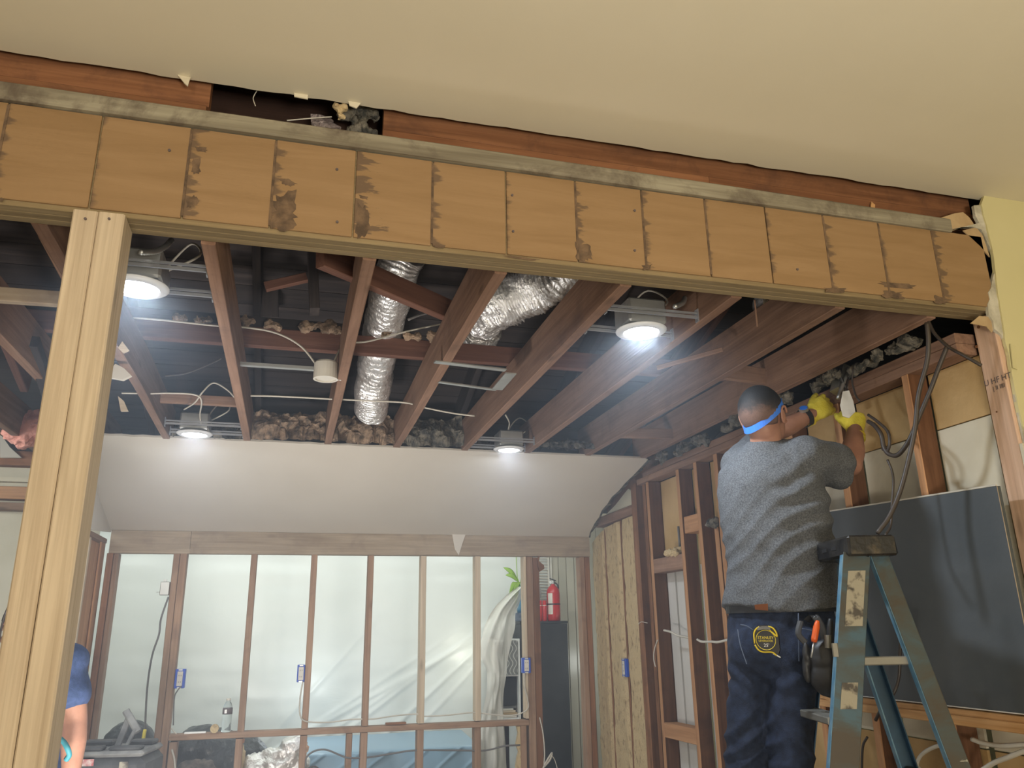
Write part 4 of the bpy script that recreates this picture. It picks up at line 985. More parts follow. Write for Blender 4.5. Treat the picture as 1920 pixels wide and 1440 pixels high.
cab('wall_cable', [(2.275, 4.823, 1.365), (2.275, 4.879, 1.306), (2.275, 4.896, 1.251), (2.275, 4.880, 1.203)], 0.004, 'romex', 'thin cream wire on the dark stud beside the fibre boards')
cab('wall_cable', [(2.275, 5.103, 1.464), (2.275, 5.050, 1.477), (2.275, 4.959, 1.469)], 0.0025, 'romex', 'very thin pale wire at the edge of the fibre boards')

def outlet(p, X, Y, label, w_=0.05, h=0.105, fw=0.034):
    """blue box with a pale duplex receptacle; X width axis, Y up"""
    m = basis(p, X, Y)
    e = empty('outlet_box', (0, 0, 0), label, 'outlet'); place(e, m)
    b = bmesh.new(); add_box(b, (-w_/2, -h/2, -0.055), (w_/2, h/2, 0.0)); bevel_all(b, 0.003); emit('box_body', b, M['blue'], e, m=m)
    b = bmesh.new(); add_box(b, (-fw/2, -h*0.38, 0.0005), (fw/2, h*0.38, 0.006)); bevel_all(b, 0.002); f = emit('receptacle', b, M['whitep'], e, m=m)
    for s in (-1, 1):
        for t in (-0.006, 0.006):
            b = bmesh.new(); add_box(b, (t-0.0015, s*0.02-0.004, 0.006), (t+0.0015, s*0.02+0.004, 0.0066)); emit('slot', b, M['ink'], f, m=m)
    for s in (-1, 1):
        b = bmesh.new(); add_box(b, (-0.012, s*h*0.46-0.004, 0.0), (0.012, s*h*0.46+0.004, 0.004)); emit('metal_ear', b, M['galv'], e, m=m)
    return e
outlet((-0.642, 5.835, 1.170), (1, 0, 0), (0, 0, 1), 'blue outlet box with white socket on the left double stud', 0.062, 0.118)
outlet((0.119, 5.845, 1.180), (1, 0, 0), (0, 0, 1), 'outlet box with pale socket on the third stud of the back wall', 0.05, 0.11)
outlet((1.703, 5.835, 1.190), (1, -0.1, 0), (0, 0, 1), 'outlet box with white socket on the big post by the black cabinet', 0.062, 0.105)
outlet([(2.290, 5.425, 1.175)][0], (0, -1, 0), (0, 0, 1), 'blue outlet box set into the tan fibre board in the corner', 0.075, 0.12)
# grey metal switch box
e = empty('switch_box', (-0.79, 5.84, 1.69), 'grey steel switch box on the left side of the double stud', 'switch box')
box('box_body', (-0.822, 5.83, 1.695), (-0.765, 5.88, 1.782), M['galv'], e, 0.003)
box('ear', (-0.805, 5.83, 1.782), (-0.785, 5.84, 1.797), M['galv'], e)
bm = bmesh.new(); tube_bm(bm, [(-0.845, 5.85, 1.715), (-0.82, 5.85, 1.715)], 0.003, 6); emit('screw', bm, M['galv'], e)
cab('wall_cable', [(-0.765, 5.840, 1.685), (-0.796, 5.840, 1.546), (-0.798, 5.840, 1.445), (-0.825, 5.840, 1.314), (-0.832, 5.840, 1.120), (-0.817, 5.840, 0.867), (-0.802, 5.840, 0.712)], 0.006, 'greycable', 'grey cable dangling from the grey steel switch box')
cab('wall_cable', [(-0.628, 5.830, 1.127), (-0.650, 5.830, 1.095), (-0.662, 5.830, 1.051), (-0.652, 5.830, 0.892)], 0.004, 'greycable', 'thin cable below the left blue outlet box')
cab('wall_cable', [(0.134, 5.830, 1.129), (0.123, 5.830, 1.039), (0.125, 5.830, 0.940), (0.149, 5.840, 0.889), (0.209, 5.850, 0.872), (0.332, 5.860, 0.866), (0.472, 5.860, 0.877), (0.615, 5.860, 0.874), (0.760, 5.860, 0.888), (0.907, 5.860, 0.893), (0.963, 5.860, 0.877), (1.132, 5.860, 0.877), (1.303, 5.860, 0.887), (1.400, 5.860, 0.876), (1.556, 5.860, 0.856), (1.652, 5.850, 0.867), (1.709, 5.840, 0.901), (1.704, 5.830, 0.966), (1.682, 5.830, 1.056), (1.683, 5.830, 1.139)], 0.005, 'romex', 'pale cable strung across the studs just above the middle rail')
cab('wall_cable', [(0.184, 5.840, 0.596), (0.187, 5.840, 0.660), (0.236, 5.840, 0.696), (0.311, 5.840, 0.699), (0.411, 5.850, 0.657), (0.464, 5.850, 0.641), (0.588, 5.860, 0.636), (0.767, 5.860, 0.653), (0.912, 5.860, 0.663), (1.209, 5.860, 0.648), (1.399, 5.860, 0.638), (1.534, 5.860, 0.659), (1.651, 5.860, 0.660)], 0.006, 'greycable', 'dark cable looping across the studs below the middle rail')
cab('wall_cable', [(0.191, 5.830, 0.582), (0.214, 5.830, 0.599), (0.248, 5.830, 0.601), (0.277, 5.830, 0.577)], 0.006, 'blackc', 'small black cable loop at the bottom edge of the studs')
cab('wall_cable', [(-0.647, 5.840, 0.750), (-0.625, 5.840, 0.687), (-0.605, 5.840, 0.579)], 0.006, 'romex', 'white cable beside the left double stud below the rail')
cab('wall_cable', [(-0.661, 5.820, 0.878), (-0.643, 5.820, 0.855), (-0.626, 5.820, 0.842)], 0.004, 'romex', 'short white wire stub where the rail meets the double stud')
cab('wall_cable', [(1.801, 5.860, 0.835), (1.823, 5.860, 0.728), (1.831, 5.860, 0.606), (1.824, 5.860, 0.503), (1.824, 5.860, 0.366)], 0.005, 'romex', 'pale cable hanging in front of the black cabinet')
cab('wall_cable', [(1.818, 5.840, 0.520), (1.851, 5.840, 0.566), (1.880, 5.840, 0.599), (1.863, 5.840, 0.555), (1.810, 5.840, 0.506)], 0.007, 'romex', 'coiled pale cable end at the foot of the big post')
cab('wall_cable', [(1.875, 5.850, 0.588), (1.902, 5.850, 0.552), (1.923, 5.850, 0.481)], 0.003, 'romex', 'thin pale wire beside the coiled cable')

# ================================================================ THINGS ON THE RAIL
RZ = 0.8335
e = empty('water_bottle', (-0.333, 5.88, RZ), 'clear plastic water bottle with dark label standing on the middle rail', 'bottle')
bm = bmesh.new()
prof = [(0.026, 0), (0.030, 0.004)]
for k in range(10): prof.append((0.030-(0.0016 if k % 2 else 0), 0.012+k*0.009))
prof += [(0.030, 0.105), (0.0305, 0.14), (0.028, 0.155), (0.018, 0.178), (0.0125, 0.185), (0.0125, 0.192)]
lathe(bm, (-0.333, 5.88, RZ), prof, 20); emit('bottle_body', bm, M['bottle'], e, smooth=True)
bm = bmesh.new(); lathe(bm, (-0.333, 5.88, RZ+0.108), [(0.0312, 0), (0.0312, 0.036)], 20); emit('bottle_label', bm, M['ink'], e, smooth=True)
box('label_print', (-0.350, 5.8475, RZ+0.115), (-0.336, 5.849, RZ+0.138), M['white'], e)
bm = bmesh.new(); lathe(bm, (-0.333, 5.88, RZ+0.192), [(0.0145, 0), (0.0145, 0.012)], 16); emit('bottle_cap', bm, M['whitep'], e)
e = empty('tape_roll', (-0.402, 5.88, RZ), 'small roll of cream tape standing on the middle rail', 'tape')
m = Matrix.Translation(V((-0.402, 5.86, RZ+0.027))) @ Matrix.Rotation(math.radians(90), 4, 'X') @ Matrix.Rotation(0, 4, 'Z')
bm = bmesh.new(); lathe(bm, (0, 0, 0), [(0.018, 0), (0.026, 0), (0.026, 0.03), (0.018, 0.03)], 20, m); emit('tape_band', bm, M['fibre'], e)
bm = bmesh.new(); lathe(bm, (0, 0, 0), [(0.0, 0.001), (0.0175, 0.001), (0.0175, 0.028), (0.0, 0.028)], 20, m); emit('tape_core', bm, M['ink'], e)
tag(box('paper_strip', (-0.585, 5.86, RZ), (-0.455, 5.885, RZ+0.010), M['white'], None, 0.001), 'thin white strip lying on the left end of the middle rail', 'strip')
tag(box('wood_offcut', (0.70, 5.85, RZ-0.002), (0.84, 5.89, RZ+0.012), M['oldz'], None, 0.002), 'small dark wood offcut lying on the middle rail', 'offcut')

# ================================================================ FAR ROOM
def sheet(name, x0, x1, z0, z1, nx, nz, fn, mat, label=None, cat=None, parent=None, kind=None, thick=0.0):
    bm = bmesh.new(); g = []
    for i in range(nx+1):
        g.append([bm.verts.new(fn(x0+(x1-x0)*i/nx, z0+(z1-z0)*j/nz)) for j in range(nz+1)])
    for i in range(nx):
        for j in range(nz):
            bm.faces.new((g[i][j], g[i+1][j], g[i+1][j+1], g[i][j+1]))
    o = emit(name, bm, mat, parent, smooth=True)
    return tag(o, label, cat, None, kind)
def ridge(x, z, xa, za, slope, w_):
    d = (z-za-(x-xa)*slope)/math.sqrt(1+slope*slope)
    return math.exp(-(d/w_)**2)
def f1(x, z):
    y = 7.60+0.03*noise.noise(V((x*0.9, z*0.7, 0)))
    a = 0
    for (xa, za, s, w_, h) in ((0.9, 0.9, 0.62, 0.018, 0.035), (1.3, 0.9, 0.85, 0.022, 0.05), (1.5, 0.9, 0.95, 0.018, 0.03), (0.2, 0.6, 0.5, 0.02, 0.04), (0.0, 0.5, 0.6, 0.02, 0.03), (0.55, 0.6, 0.7, 0.02, 0.04), (0.3, 1.0, 1.1, 0.02, 0.03)):
        fade = max(0, min(1, (1.75-z)*1.6))
        a += ridge(x, z, xa, za, s, w_*0.8)*h*0.30*fade
    a += 0.012*noise.noise(V((x*4.5+z*3, z*1.4, 2)))*max(0, 1.4-z)+0.006*noise.noise(V((x*2.0, z*9, 7)))
    return (x, y-a, z)
wfar = sheet('wall_far', -4.1, 3.0, 0.0, 2.6, 400, 140, f1, M['poly'], kind='structure')
structure(box('ceiling_far', (-4.1, 6.0, 2.45), (4.1, 8.0, 2.48), M['paint']))
# covered furniture below the rail
def f2(x, z):
    y = 6.75+0.10*(0.72-z)*-1+0.04*noise.noise(V((x*2.2+z*2.5, z*0.8, 4)))
    a = sum(ridge(x, z, xa, 0.3, s, 0.010)*0.012 for xa, s in ((-0.1, 0.8), (0.15, 0.75), (0.4, 0.8), (0.75, 0.9), (1.0, 0.85), (1.25, 0.9)))
    yy = y-a
    if z > 0.66: yy += (z-0.66)*6
    return (x, yy, (min(z, 0.66)+max(0, z-0.66)*0.4)*0.84)
sheet('covered_table', 0.05, 1.56, 0.0, 0.78, 150, 60, f2, M['bluepoly'], 'pale blue plastic sheet draped over a low table behind the studs', 'plastic sheet')
# translucent drape beside the shelf
lc = catmull([(1.967, 6.950, 1.801), (1.834, 6.950, 1.711), (1.717, 6.950, 1.577), (1.650, 6.950, 1.401), (1.630, 6.950, 1.227), (1.681, 6.950, 1.089), (1.670, 6.950, 0.928), (1.628, 6.950, 0.721), (1.614, 6.950, 0.518), (1.590, 6.950, 0.279), (1.567, 6.950, -0.108), (1.545, 6.950, -0.444)], 6)
rc = catmull([(2.066, 7.050, 1.806), (2.008, 7.050, 1.668), (1.962, 7.050, 1.576), (1.940, 7.050, 1.441), (1.903, 7.050, 1.263), (1.876, 7.050, 1.079), (1.846, 7.050, 0.915), (1.848, 7.050, 0.703), (1.859, 7.050, 0.493), (1.874, 7.050, 0.247), (1.887, 7.050, -0.152), (1.890, 7.050, -0.499)], 6)
bm = bmesh.new(); g = []
for i, (a, b) in enumerate(zip(lc, rc)):
    row = []
    for j in range(19):
        t = j/18
        p = a.lerp(b, t)
        p.y += 0.016*math.sin(t*16+i*0.07)+0.06*noise.noise(V((t*5, i*0.09, 0)))-0.03*math.sin(math.pi*t)+0.02*noise.noise(V((t*14, i*0.2, 3)))
        row.append(bm.verts.new(p))
    g.append(row)
for i in range(len(g)-1):
    for j in range(18):
        bm.faces.new((g[i][j], g[i][j+1], g[i+1][j+1], g[i+1][j]))
tag(emit('plastic_drape', bm, M['polyclear'], smooth=True), 'translucent plastic sheet hanging in folds beside the black cabinet', 'plastic sheet')
# black cabinet with shelves
e = empty('tall_cabinet', (2.27, 7.35, 0), 'tall matte black cabinet behind the big post', 'cabinet')
box('side_panel', (2.05, 7.20, 0), (2.50, 7.55, 1.485), M['cabinet'], e, 0.002)
box('top_panel', (2.045, 7.195, 1.487), (2.505, 7.56, 1.507), M['cabinet'], e, 0.002)
e = empty('open_shelf', (1.95, 7.35, 0), 'narrow open shelf with a white edge left of the black cabinet', 'shelf')
box('upright', (2.022, 7.18, 0), (2.036, 7.50, 1.36), M['white'], e)
box('upright', (1.81, 7.22, 0), (1.822, 7.50, 1.36), M['white'], e)
box('back_panel', (1.822, 7.50, 0), (2.022, 7.51, 1.36), M['ink'], e)
for z in (0.70, 1.055, 1.35): box('shelf_board', (1.822, 7.2, z-0.012), (2.022, 7.50, z), M['white'], e)
box('door', (1.93, 7.19, 0.05), (2.02, 7.2, 0.66), M['globe'], e)
bm = bmesh.new(); add_box(bm, (1.90, 7.19, 1.058), (2.015, 7.20, 1.345)); tag(emit('lattice_panel', bm, M['lattice']), 'grey panel with white lattice pattern standing on the open shelf', 'decor panel')
e = empty('black_device', (1.93, 7.3, 0.78), 'glossy black boxy device standing on books on the open shelf', 'device')
lumber('screen', (1.945, 7.3, 0.80), (1.945, 7.3, 1.03), 0.13, 0.14, M['black'], e, up=(0, 1, 0))
box('base', (1.86, 7.24, 0.775), (2.015, 7.42, 0.80), M['sawgrey'], e, 0.005)
for k, (a, b, h, mt) in enumerate(((1.80, 2.01, 0.022, 'soffit'), (1.83, 2.015, 0.018, 'papertan'), (1.82, 2.0, 0.016, 'pine'), (1.80, 1.98, 0.014, 'whitep'))):
    z = 0.702+sum((0.022, 0.018, 0.016, 0.014)[:k])+k*0.001
    be = box('book', (a-0.02, 7.22, z), (b, 7.42, z+h), M[mt], None, 0.002)
    tag(be, ('thick pale book at the bottom of the pile on the open shelf', 'tan book second from the bottom on the open shelf', 'light wood coloured book third up on the open shelf', 'thin white book on top of the pile on the open shelf')[k], 'book', 'books on the open shelf')
# on top of the cabinet
TZ = 1.508
def extinguisher(x, y):
    e = empty('fire_extinguisher', (x, y, TZ), 'red fire extinguisher standing on top of the black cabinet', 'fire extinguisher')
    bm = bmesh.new(); lathe(bm, (x, y, TZ), [(0.058, 0), (0.062, 0.006), (0.062, 0.25), (0.056, 0.285), (0.038, 0.31), (0.018, 0.325), (0.018, 0.335)], 24); emit('cylinder', bm, M['red'], e, smooth=True)
    bm = bmesh.new(); lathe(bm, (x, y, TZ+0.145), [(0.0635, 0), (0.0635, 0.012)], 24); emit('strap', bm, M['black'], e)
    bm = bmesh.new(); lathe(bm, (x, y, TZ+0.335), [(0.016, 0), (0.016, 0.03), (0.010, 0.034)], 12); emit('valve', bm, M['galv'], e)
    lumber('handle', (x-0.03, y, TZ+0.385), (x+0.03, y, TZ+0.365), 0.018, 0.008, M['black'], e)
    lumber('handle', (x-0.035, y, TZ+0.352), (x+0.02, y, TZ+0.360), 0.018, 0.006, M['black'], e)
    bm = bmesh.new(); tube_bm(bm, catmull([(x+0.01, y, TZ+0.35), (x+0.04, y-0.01, TZ+0.33), (x+0.05, y-0.01, TZ+0.29)], 4), 0.007, 8); emit('hose', bm, M['black'], e, smooth=True)
    bm = bmesh.new(); tube_bm(bm, [(x-0.028, y-0.012, TZ+0.35), (x-0.028, y-0.016, TZ+0.35)], 0.014, 12); emit('gauge', bm, M['white'], e)
    bm = bmesh.new()
    for a0 in range(5):
        pass
    a1, a2 = math.radians(200), math.radians(245)
    pts = [(x+0.0628*math.cos(a1+(a2-a1)*t/4), y+0.0628*math.sin(a1+(a2-a1)*t/4)) for t in range(5)]
    vs = [[bm.verts.new((p[0], p[1], z)) for p in pts] for z in (TZ+0.06, TZ+0.25)]
    for t in range(4): bm.faces.new((vs[0][t], vs[0][t+1], vs[1][t+1], vs[1][t]))
    emit('paper_label', bm, M['whitep'], e)
extinguisher(2.405, 7.30)
for k, (x, lb) in enumerate(((2.265, 'red canister nearest the big post on the cabinet top'), (2.310, 'red canister beside the fire extinguisher'))):
    e = empty('red_canister', (x, 7.28, TZ), lb, 'canister', 'red canisters on the cabinet')
    bm = bmesh.new(); lathe(bm, (x, 7.28, TZ), [(0.020, 0), (0.021, 0.004), (0.021, 0.135), (0.018, 0.14)], 16); emit('body', bm, M['red'], e, smooth=True)
    bm = bmesh.new(); lathe(bm, (x, 7.28, TZ+0.141), [(0.019, 0), (0.019, 0.04), (0.016, 0.044)], 16); emit('cap', bm, M['red'], e)
    bm = bmesh.new(); lathe(bm, (x, 7.28, TZ+0.137), [(0.0215, 0), (0.0215, 0.005)], 16); emit('pale_band', bm, M['whitep'], e)
e = empty('glass_globe', (2.20, 7.40, TZ), 'frosted pale round glass globe behind the red canisters', 'globe')
bm = bmesh.new(); lathe(bm, (2.20, 7.40, TZ), [(0.05, 0), (0.05, 0.02), (0.03, 0.03), (0.03, 0.14)], 20); emit('stand', bm, M['white'], e, smooth=True)
bm = bmesh.new(); ball(bm, (2.20, 7.40, TZ+0.26), 0.115, 24, 16); emit('globe', bm, M['globe'], e, smooth=True)
e = empty('potted_plant', (2.07, 7.25, TZ), 'green leafy plant in a blue vase on a grey patterned pot', 'plant')
bm = bmesh.new(); lathe(bm, (2.075, 7.26, TZ), [(0.06, 0), (0.068, 0.01), (0.066, 0.06), (0.056, 0.075)], 20); emit('pot', bm, M['greyblue'], e, smooth=True)
bm = bmesh.new(); lathe(bm, (2.085, 7.26, TZ+0.076), [(0.040, 0), (0.062, 0.09), (0.066, 0.17), (0.058, 0.22), (0.048, 0.235)], 20); emit('vase', bm, M['vase'], e, smooth=True)
top = V((2.07, 7.24, TZ+0.31))
bm = bmesh.new(); tube_bm(bm, [top, top+V((-0.03, 0, 0.08)), top+V((-0.035, 0.01, 0.30))], 0.004, 6); emit('stem', bm, M['leaf'], e)
for (dx, dz, bx, ln) in ((-0.17, 0.13, -0.02, 1), (-0.15, 0.06, -0.02, 1), (-0.12, -0.13, -0.03, 1), (-0.09, -0.16, 0, 1), (0.07, 0.13, 0.0, 1), (0.09, 0.04, 0.02, 1), (0.05, -0.05, 0.02, 1), (-0.06, -0.20, -0.01, 1)):
    st = top+V((bx, 0, 0.04)); en = top+V((dx, -0.03, dz+0.04))
    mid = (st+en)/2+V((0, -0.01, 0.025 if dz > 0 else 0.04))
    bm = bmesh.new(); c = catmull([st, mid, en], 6); n = len(c)
    tube_bm(bm, c, [(max(0.002, 0.022*math.sin(math.pi*min(1, (k+0.6)/n))), 0.0015) for k in range(n)], 6, side=V((0.2, 0.1, 1)) if abs(dx) > abs(dz) else V((1, 0.2, 0)))
    emit('leaf', bm, M['leaf'], e, smooth=True)
# panelled wall right of the cabinet and shutter
wp = empty('wall_panelled', (2.9, 7.55, 0), kind='structure')
for k in range(9):
    x = 2.46+k*0.082
    bm = bmesh.new(); add_box(bm, (x+0.003, 7.53, 0), (x+0.079, 7.545, 2.45)); bevel_all(bm, 0.002)
    emit('plank', bm, M['panel'] if 'panel' in M else M['polyclear'], wp)
box('plank_backing', (2.45, 7.547, 0), (3.3, 7.56, 2.45), M['papertan'], wp)
box('corner_trim', (2.448, 7.49, 1.50), (2.462, 7.53, 2.45), M['whitep'], wp)
e = empty('louvre_shutter', (2.35, 7.5, 1.6), 'cream louvred shutter panel behind the fire extinguisher', 'shutter')
box('frame_side', (2.29, 7.50, 1.62), (2.305, 7.53, 2.12), M['whitep'], e); box('frame_side', (2.425, 7.50, 1.62), (2.44, 7.53, 2.12), M['whitep'], e)
for k in range(18):
    lumber('slat', (2.305, 7.515, 1.635+k*0.027), (2.425, 7.515, 1.635+k*0.027), 0.022, 0.006, M['whitep'], e, up=(0, 0.5, 1), bev=0.001)

# ================================================================ FLOOR CLUTTER ON THE LEFT
def blob(name, balls, mat, label, cat, vox=0.02, amp=0.03, fr=7, kind=None):
    bm = bmesh.new()
    for (c, r, s) in balls: ball(bm, c, r, 14, 10, s)
    bm = remesh(bm, vox, 3)
    for v in bm.verts:
        v.co += v.normal*(noise.noise(v.co*fr)*amp+abs(noise.noise(v.co*fr*2.6))*amp*0.6)
        if v.co.z < 0: v.co.z = 0
    return tag(emit(name, bm, M[mat], smooth=True), label, cat, None, kind)
blob('black_bag', [((-0.42, 6.42, 0.42), 0.36, (0.9, 0.6, 1.1)), ((-0.48, 6.42, 0.68), 0.22, (1.2, 0.8, 0.6)), ((-0.25, 6.45, 0.5), 0.28, (0.8, 0.6, 0.9))], 'bag', 'black plastic bin bag behind the double stud, below the rail', 'bag')
blob('black_bag', [((-1.02, 6.35, 0.40), 0.26, (0.7, 0.7, 1.4)), ((-0.99, 6.35, 0.74), 0.16, (1, 0.8, 0.9))], 'bag', 'smaller black plastic bag left of the double stud', 'bag')
blob('mottled_cloth', [((-0.52, 6.08, 0.50), 0.15, (1.1, 0.3, 1.0)), ((-0.40, 6.08, 0.40), 0.14, (1, 0.3, 1.2))], 'khaki', 'mottled brown cloth bundle in front of the black bag', 'cloth', 0.012, 0.03, 14)
e = blob('foil_insulation', [((0.02, 6.15, 0.56), 0.17, (1.2, 0.6, 0.8)), ((-0.12, 6.15, 0.52), 0.16, (0.9, 0.6, 0.9)), ((0.10, 6.15, 0.68), 0.10, (0.9, 0.7, 0.9)), ((0.0, 6.15, 0.25), 0.28, (1.0, 0.6, 1.0))], 'foil', 'crumpled silver foil insulation bundle below the rail', 'insulation', 0.014, 0.035, 14)
blob('insulation_batt', [((-0.24, 6.12, 0.60), 0.09, (0.35, 0.5, 1.6)), ((-0.25, 6.12, 0.35), 0.12, (0.4, 0.5, 1.6))], 'fibre', 'tan insulation batt edge left of the silver foil bundle', 'insulation', 0.012, 0.02, 14)

# tool case with folding handle
p = [(-0.933, 4.600, 0.968), (-0.587, 4.600, 0.886), (-0.814, 4.600, 1.059), (-0.729, 4.600, 1.056)]
e = empty('tool_case', (-0.80, 4.62, 0), 'dusty black jobsite tool case with raised folding handle', 'tool case')
TC = Matrix.Translation(V((-0.795, 4.65, 0))) @ Matrix.Rotation(math.radians(-10), 4, 'Z')
def tcb(name, lo, hi, mat, bev=0.01, par=e, rot=None):
    m = TC if rot is None else TC @ rot
    return box(name, lo, hi, M[mat], par, bev, m)
tcb('lower_case', (-0.17, -0.12, 0), (0.19, 0.16, 0.72), 'saw', 0.02)
tcb('upper_case', (-0.20, -0.15, 0.73), (0.21, 0.17, 0.885), 'saw', 0.03)
tcb('lid', (-0.19, -0.14, 0.887), (0.20, 0.16, 0.915), 'sawgrey', 0.012)
tcb('lid_rib', (-0.17, -0.13, 0.916), (0.00, -0.06, 0.935), 'saw', 0.006); tcb('lid_rib', (0.03, -0.13, 0.916), (0.18, -0.06, 0.932), 'saw', 0.006)
tcb('lid_rib', (-0.17, 0.05, 0.916), (-0.02, 0.14, 0.94), 'saw', 0.006); tcb('lid_rib', (0.06, 0.05, 0.916), (0.18, 0.14, 0.938), 'saw', 0.006)
tcb('sticker', (-0.12, -0.152, 0.855), (-0.02, -0.1495, 0.885), 'redlabel', 0)
tcb('latch', (0.10, -0.16, 0.78), (0.14, -0.149, 0.87), 'sticker', 0.002)
for sx in (-0.10, 0.02): 
    bm = bmesh.new(); tube_bm(bm, [TC @ V((sx, -0.15, 0.80)), TC @ V((sx, -0.165, 0.80))], 0.014, 12); emit('rivet', bm, M['galv'], e)
bm = bmesh.new(); m2 = TC @ Matrix.Translation(V((-0.17, -0.16, 0.78))) @ Matrix.Rotation(math.radians(90), 4, 'X'); lathe(bm, (0, 0, 0), [(0.028, -0.006), (0.036, -0.006), (0.036, 0.006), (0.028, 0.006)], 24, m2); emit('hose_port', bm, M['white'], e)
h = empty('handle', (-0.70, 4.6, 0.93), parent=e)
hq = [(-0.768, 4.620, 0.909), (-0.740, 4.700, 1.047), (-0.725, 4.580, 0.905), (-0.696, 4.640, 0.994), (-0.758, 4.700, 1.078), (-0.680, 4.640, 0.983)]
lumber('handle_arm', hq[0], hq[1], 0.012, 0.030, M['sawgrey'], h, up=(1, 0, 0)); lumber('handle_arm', hq[2], hq[3], 0.012, 0.018, M['sawgrey'], h, up=(1, 0, 0))
lumber('handle_grip', hq[4], hq[5], 0.02, 0.035, M['sawgrey'], h, up=(1, 0, 0), bev=0.005)
tag(cable('frayed_rope', [(-0.693, 4.950, 0.961), (-0.694, 4.930, 0.906), (-0.692, 4.920, 0.855)]+[(-0.69, 4.92, 0.5), (-0.69, 4.93, 0.01)], 0.009, M['yink']), 'short yellowish frayed cord end standing behind the tool case', 'cord')

# ================================================================ LADDER
D = V((0.966, -0.26, 0)); WD = V((0.26, 0.966, 0))
lad = empty('step_ladder', (1.75, 2.45, 0), 'grimy blue fibreglass stepladder with black top standing beside the worker', 'ladder')
ft, fb = V([(1.770, 2.220, 1.661)][0]), V([(1.622, 2.220, 1.040)][0])
rt_, rb = V([(1.856, 2.220, 1.661)][0]), V([(1.947, 2.120, 1.036)][0])
def to_floor(a, b, z=0.0):
    return a+(b-a)*((z-a.z)/(b.z-a.z))
SP = 0.10
def rail(name, a, b, w_, h_, mat, side, flange=True):
    """side 0 near rail, 1 far rail; splayed outwards towards the floor"""
    z0 = to_floor(a, b)
    a2 = a+WD*(0.34 if side else 0.0); b2 = z0+WD*((0.34+SP) if side else 0.0)
    r = empty(name, b2, parent=lad)
    lumber('web', b2, a2, 0.005, h_, M[mat], r, up=D, bev=0.001)
    if flange:
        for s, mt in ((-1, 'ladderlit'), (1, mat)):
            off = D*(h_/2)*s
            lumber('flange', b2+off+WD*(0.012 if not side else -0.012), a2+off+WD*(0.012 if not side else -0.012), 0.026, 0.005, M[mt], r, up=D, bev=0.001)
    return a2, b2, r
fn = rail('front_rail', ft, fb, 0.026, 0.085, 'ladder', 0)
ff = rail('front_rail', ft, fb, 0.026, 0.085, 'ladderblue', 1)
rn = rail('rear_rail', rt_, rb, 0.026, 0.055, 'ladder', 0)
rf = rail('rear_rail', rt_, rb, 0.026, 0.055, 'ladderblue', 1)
for k, z in enumerate((0.26, 0.56, 0.86, 1.165)):
    t = (z-fn[1].z)/(fn[0].z-fn[1].z)
    a = fn[1].lerp(fn[0], t); b = ff[1].lerp(ff[0], t)
    lumber('step', a+WD*0.02-D*0.01, b-WD*0.02-D*0.01, 0.08, 0.022, M['tread'], lad, up=(0, 0, 1))
for k, z in enumerate((0.30, 0.62, 0.97)):
    t = (z-rn[1].z)/(rn[0].z-rn[1].z)
    a = rn[1].lerp(rn[0], t); b = rf[1].lerp(rf[0], t)
    lumber('rear_brace', a+WD*0.01, b-WD*0.01, 0.022, 0.03, M['black'], lad, up=(0, 0, 1))
z = 1.335
sa = fn[1].lerp(fn[0], (z-fn[1].z)/(fn[0].z-fn[1].z))+D*0.03; sb = rn[1].lerp(rn[0], (z-rn[1].z)/(rn[0].z-rn[1].z))
lumber('spreader', sa+WD*0.02, sb+WD*0.02, 0.006, 0.026, M['tread'], lad)
lumber('spreader_brace', sb+WD*0.012-D*0.012, sb+WD*0.012+D*0.03-V((0, 0, 0.05)), 0.006, 0.014, M['tread'], lad)
# cap: bevelled block with end face
cc = V([(1.728, 2.200, 1.721)][0]); ce = V([(1.886, 2.200, 1.723)][0])
capL = 0.40; capW = (ce-cc).length
m = basis(cc+V((0, 0, -0.066)), D, WD)
bm = bmesh.new(); add_box(bm, (0.0, 0.0, 0), (capW*0.98, capL, 0.066))
for v in bm.verts:
    if v.co.z < 0.01: v.co.x += 0.006 if v.co.x > 0.05 else 0.0
bevel_all(bm, 0.008)
emit('top_cap', bm, M['ladcap'], lad, m=m)
bm = bmesh.new(); add_box(bm, (0.006, -0.0015, 0.006), (capW*0.95, 0.0005, 0.060)); emit('cap_end', bm, M['capgrime'], lad, m=m)
for x in (0.02, 0.06, 0.1): 
    bm = bmesh.new(); add_box(bm, (-0.0015, 0.06+x*2, 0.028), (0.0005, 0.10+x*2, 0.040)); emit('cap_slot', bm, M['black'], lad, m=m)
def onrail(u, v0, v1, w0, w1, mat, name):
    """sticker on near front rail web, v along height z, w across"""
    pts = []
    for (z, ws_) in ((v0, (w0, w1)), (v1, (w1, w0))):
        t = (z-fn[1].z)/(fn[0].z-fn[1].z); c = fn[1].lerp(fn[0], t)
        for w_ in ws_: pts.append(c+D*w_-WD*0.0035)
    bm = bmesh.new(); prism(bm, pts, -WD*0.0006); return emit(name, bm, M[mat], lad)
onrail(0, 1.44, 1.61, -0.026, 0.030, 'sticker', 'worn_sticker'); onrail(0, 1.20, 1.275, -0.024, 0.026, 'sticker', 'worn_sticker')
bm = bmesh.new(); t = (1.37-fn[1].z)/(fn[0].z-fn[1].z); c = fn[1].lerp(fn[0], t)-D*0.05
lumber('hinge_plate', c-WD*0.002-V((0, 0, 0.02)), c-WD*0.002+V((0, 0, 0.02)), 0.004, 0.02, M['tread'], lad, up=D); bm.free()
for s in (fn, ff, rn, rf):
    c = s[1]; box('foot', (c.x-0.04, c.y-0.018, 0), (c.x+0.04, c.y+0.018, 0.03), M['black'], lad, 0.004)

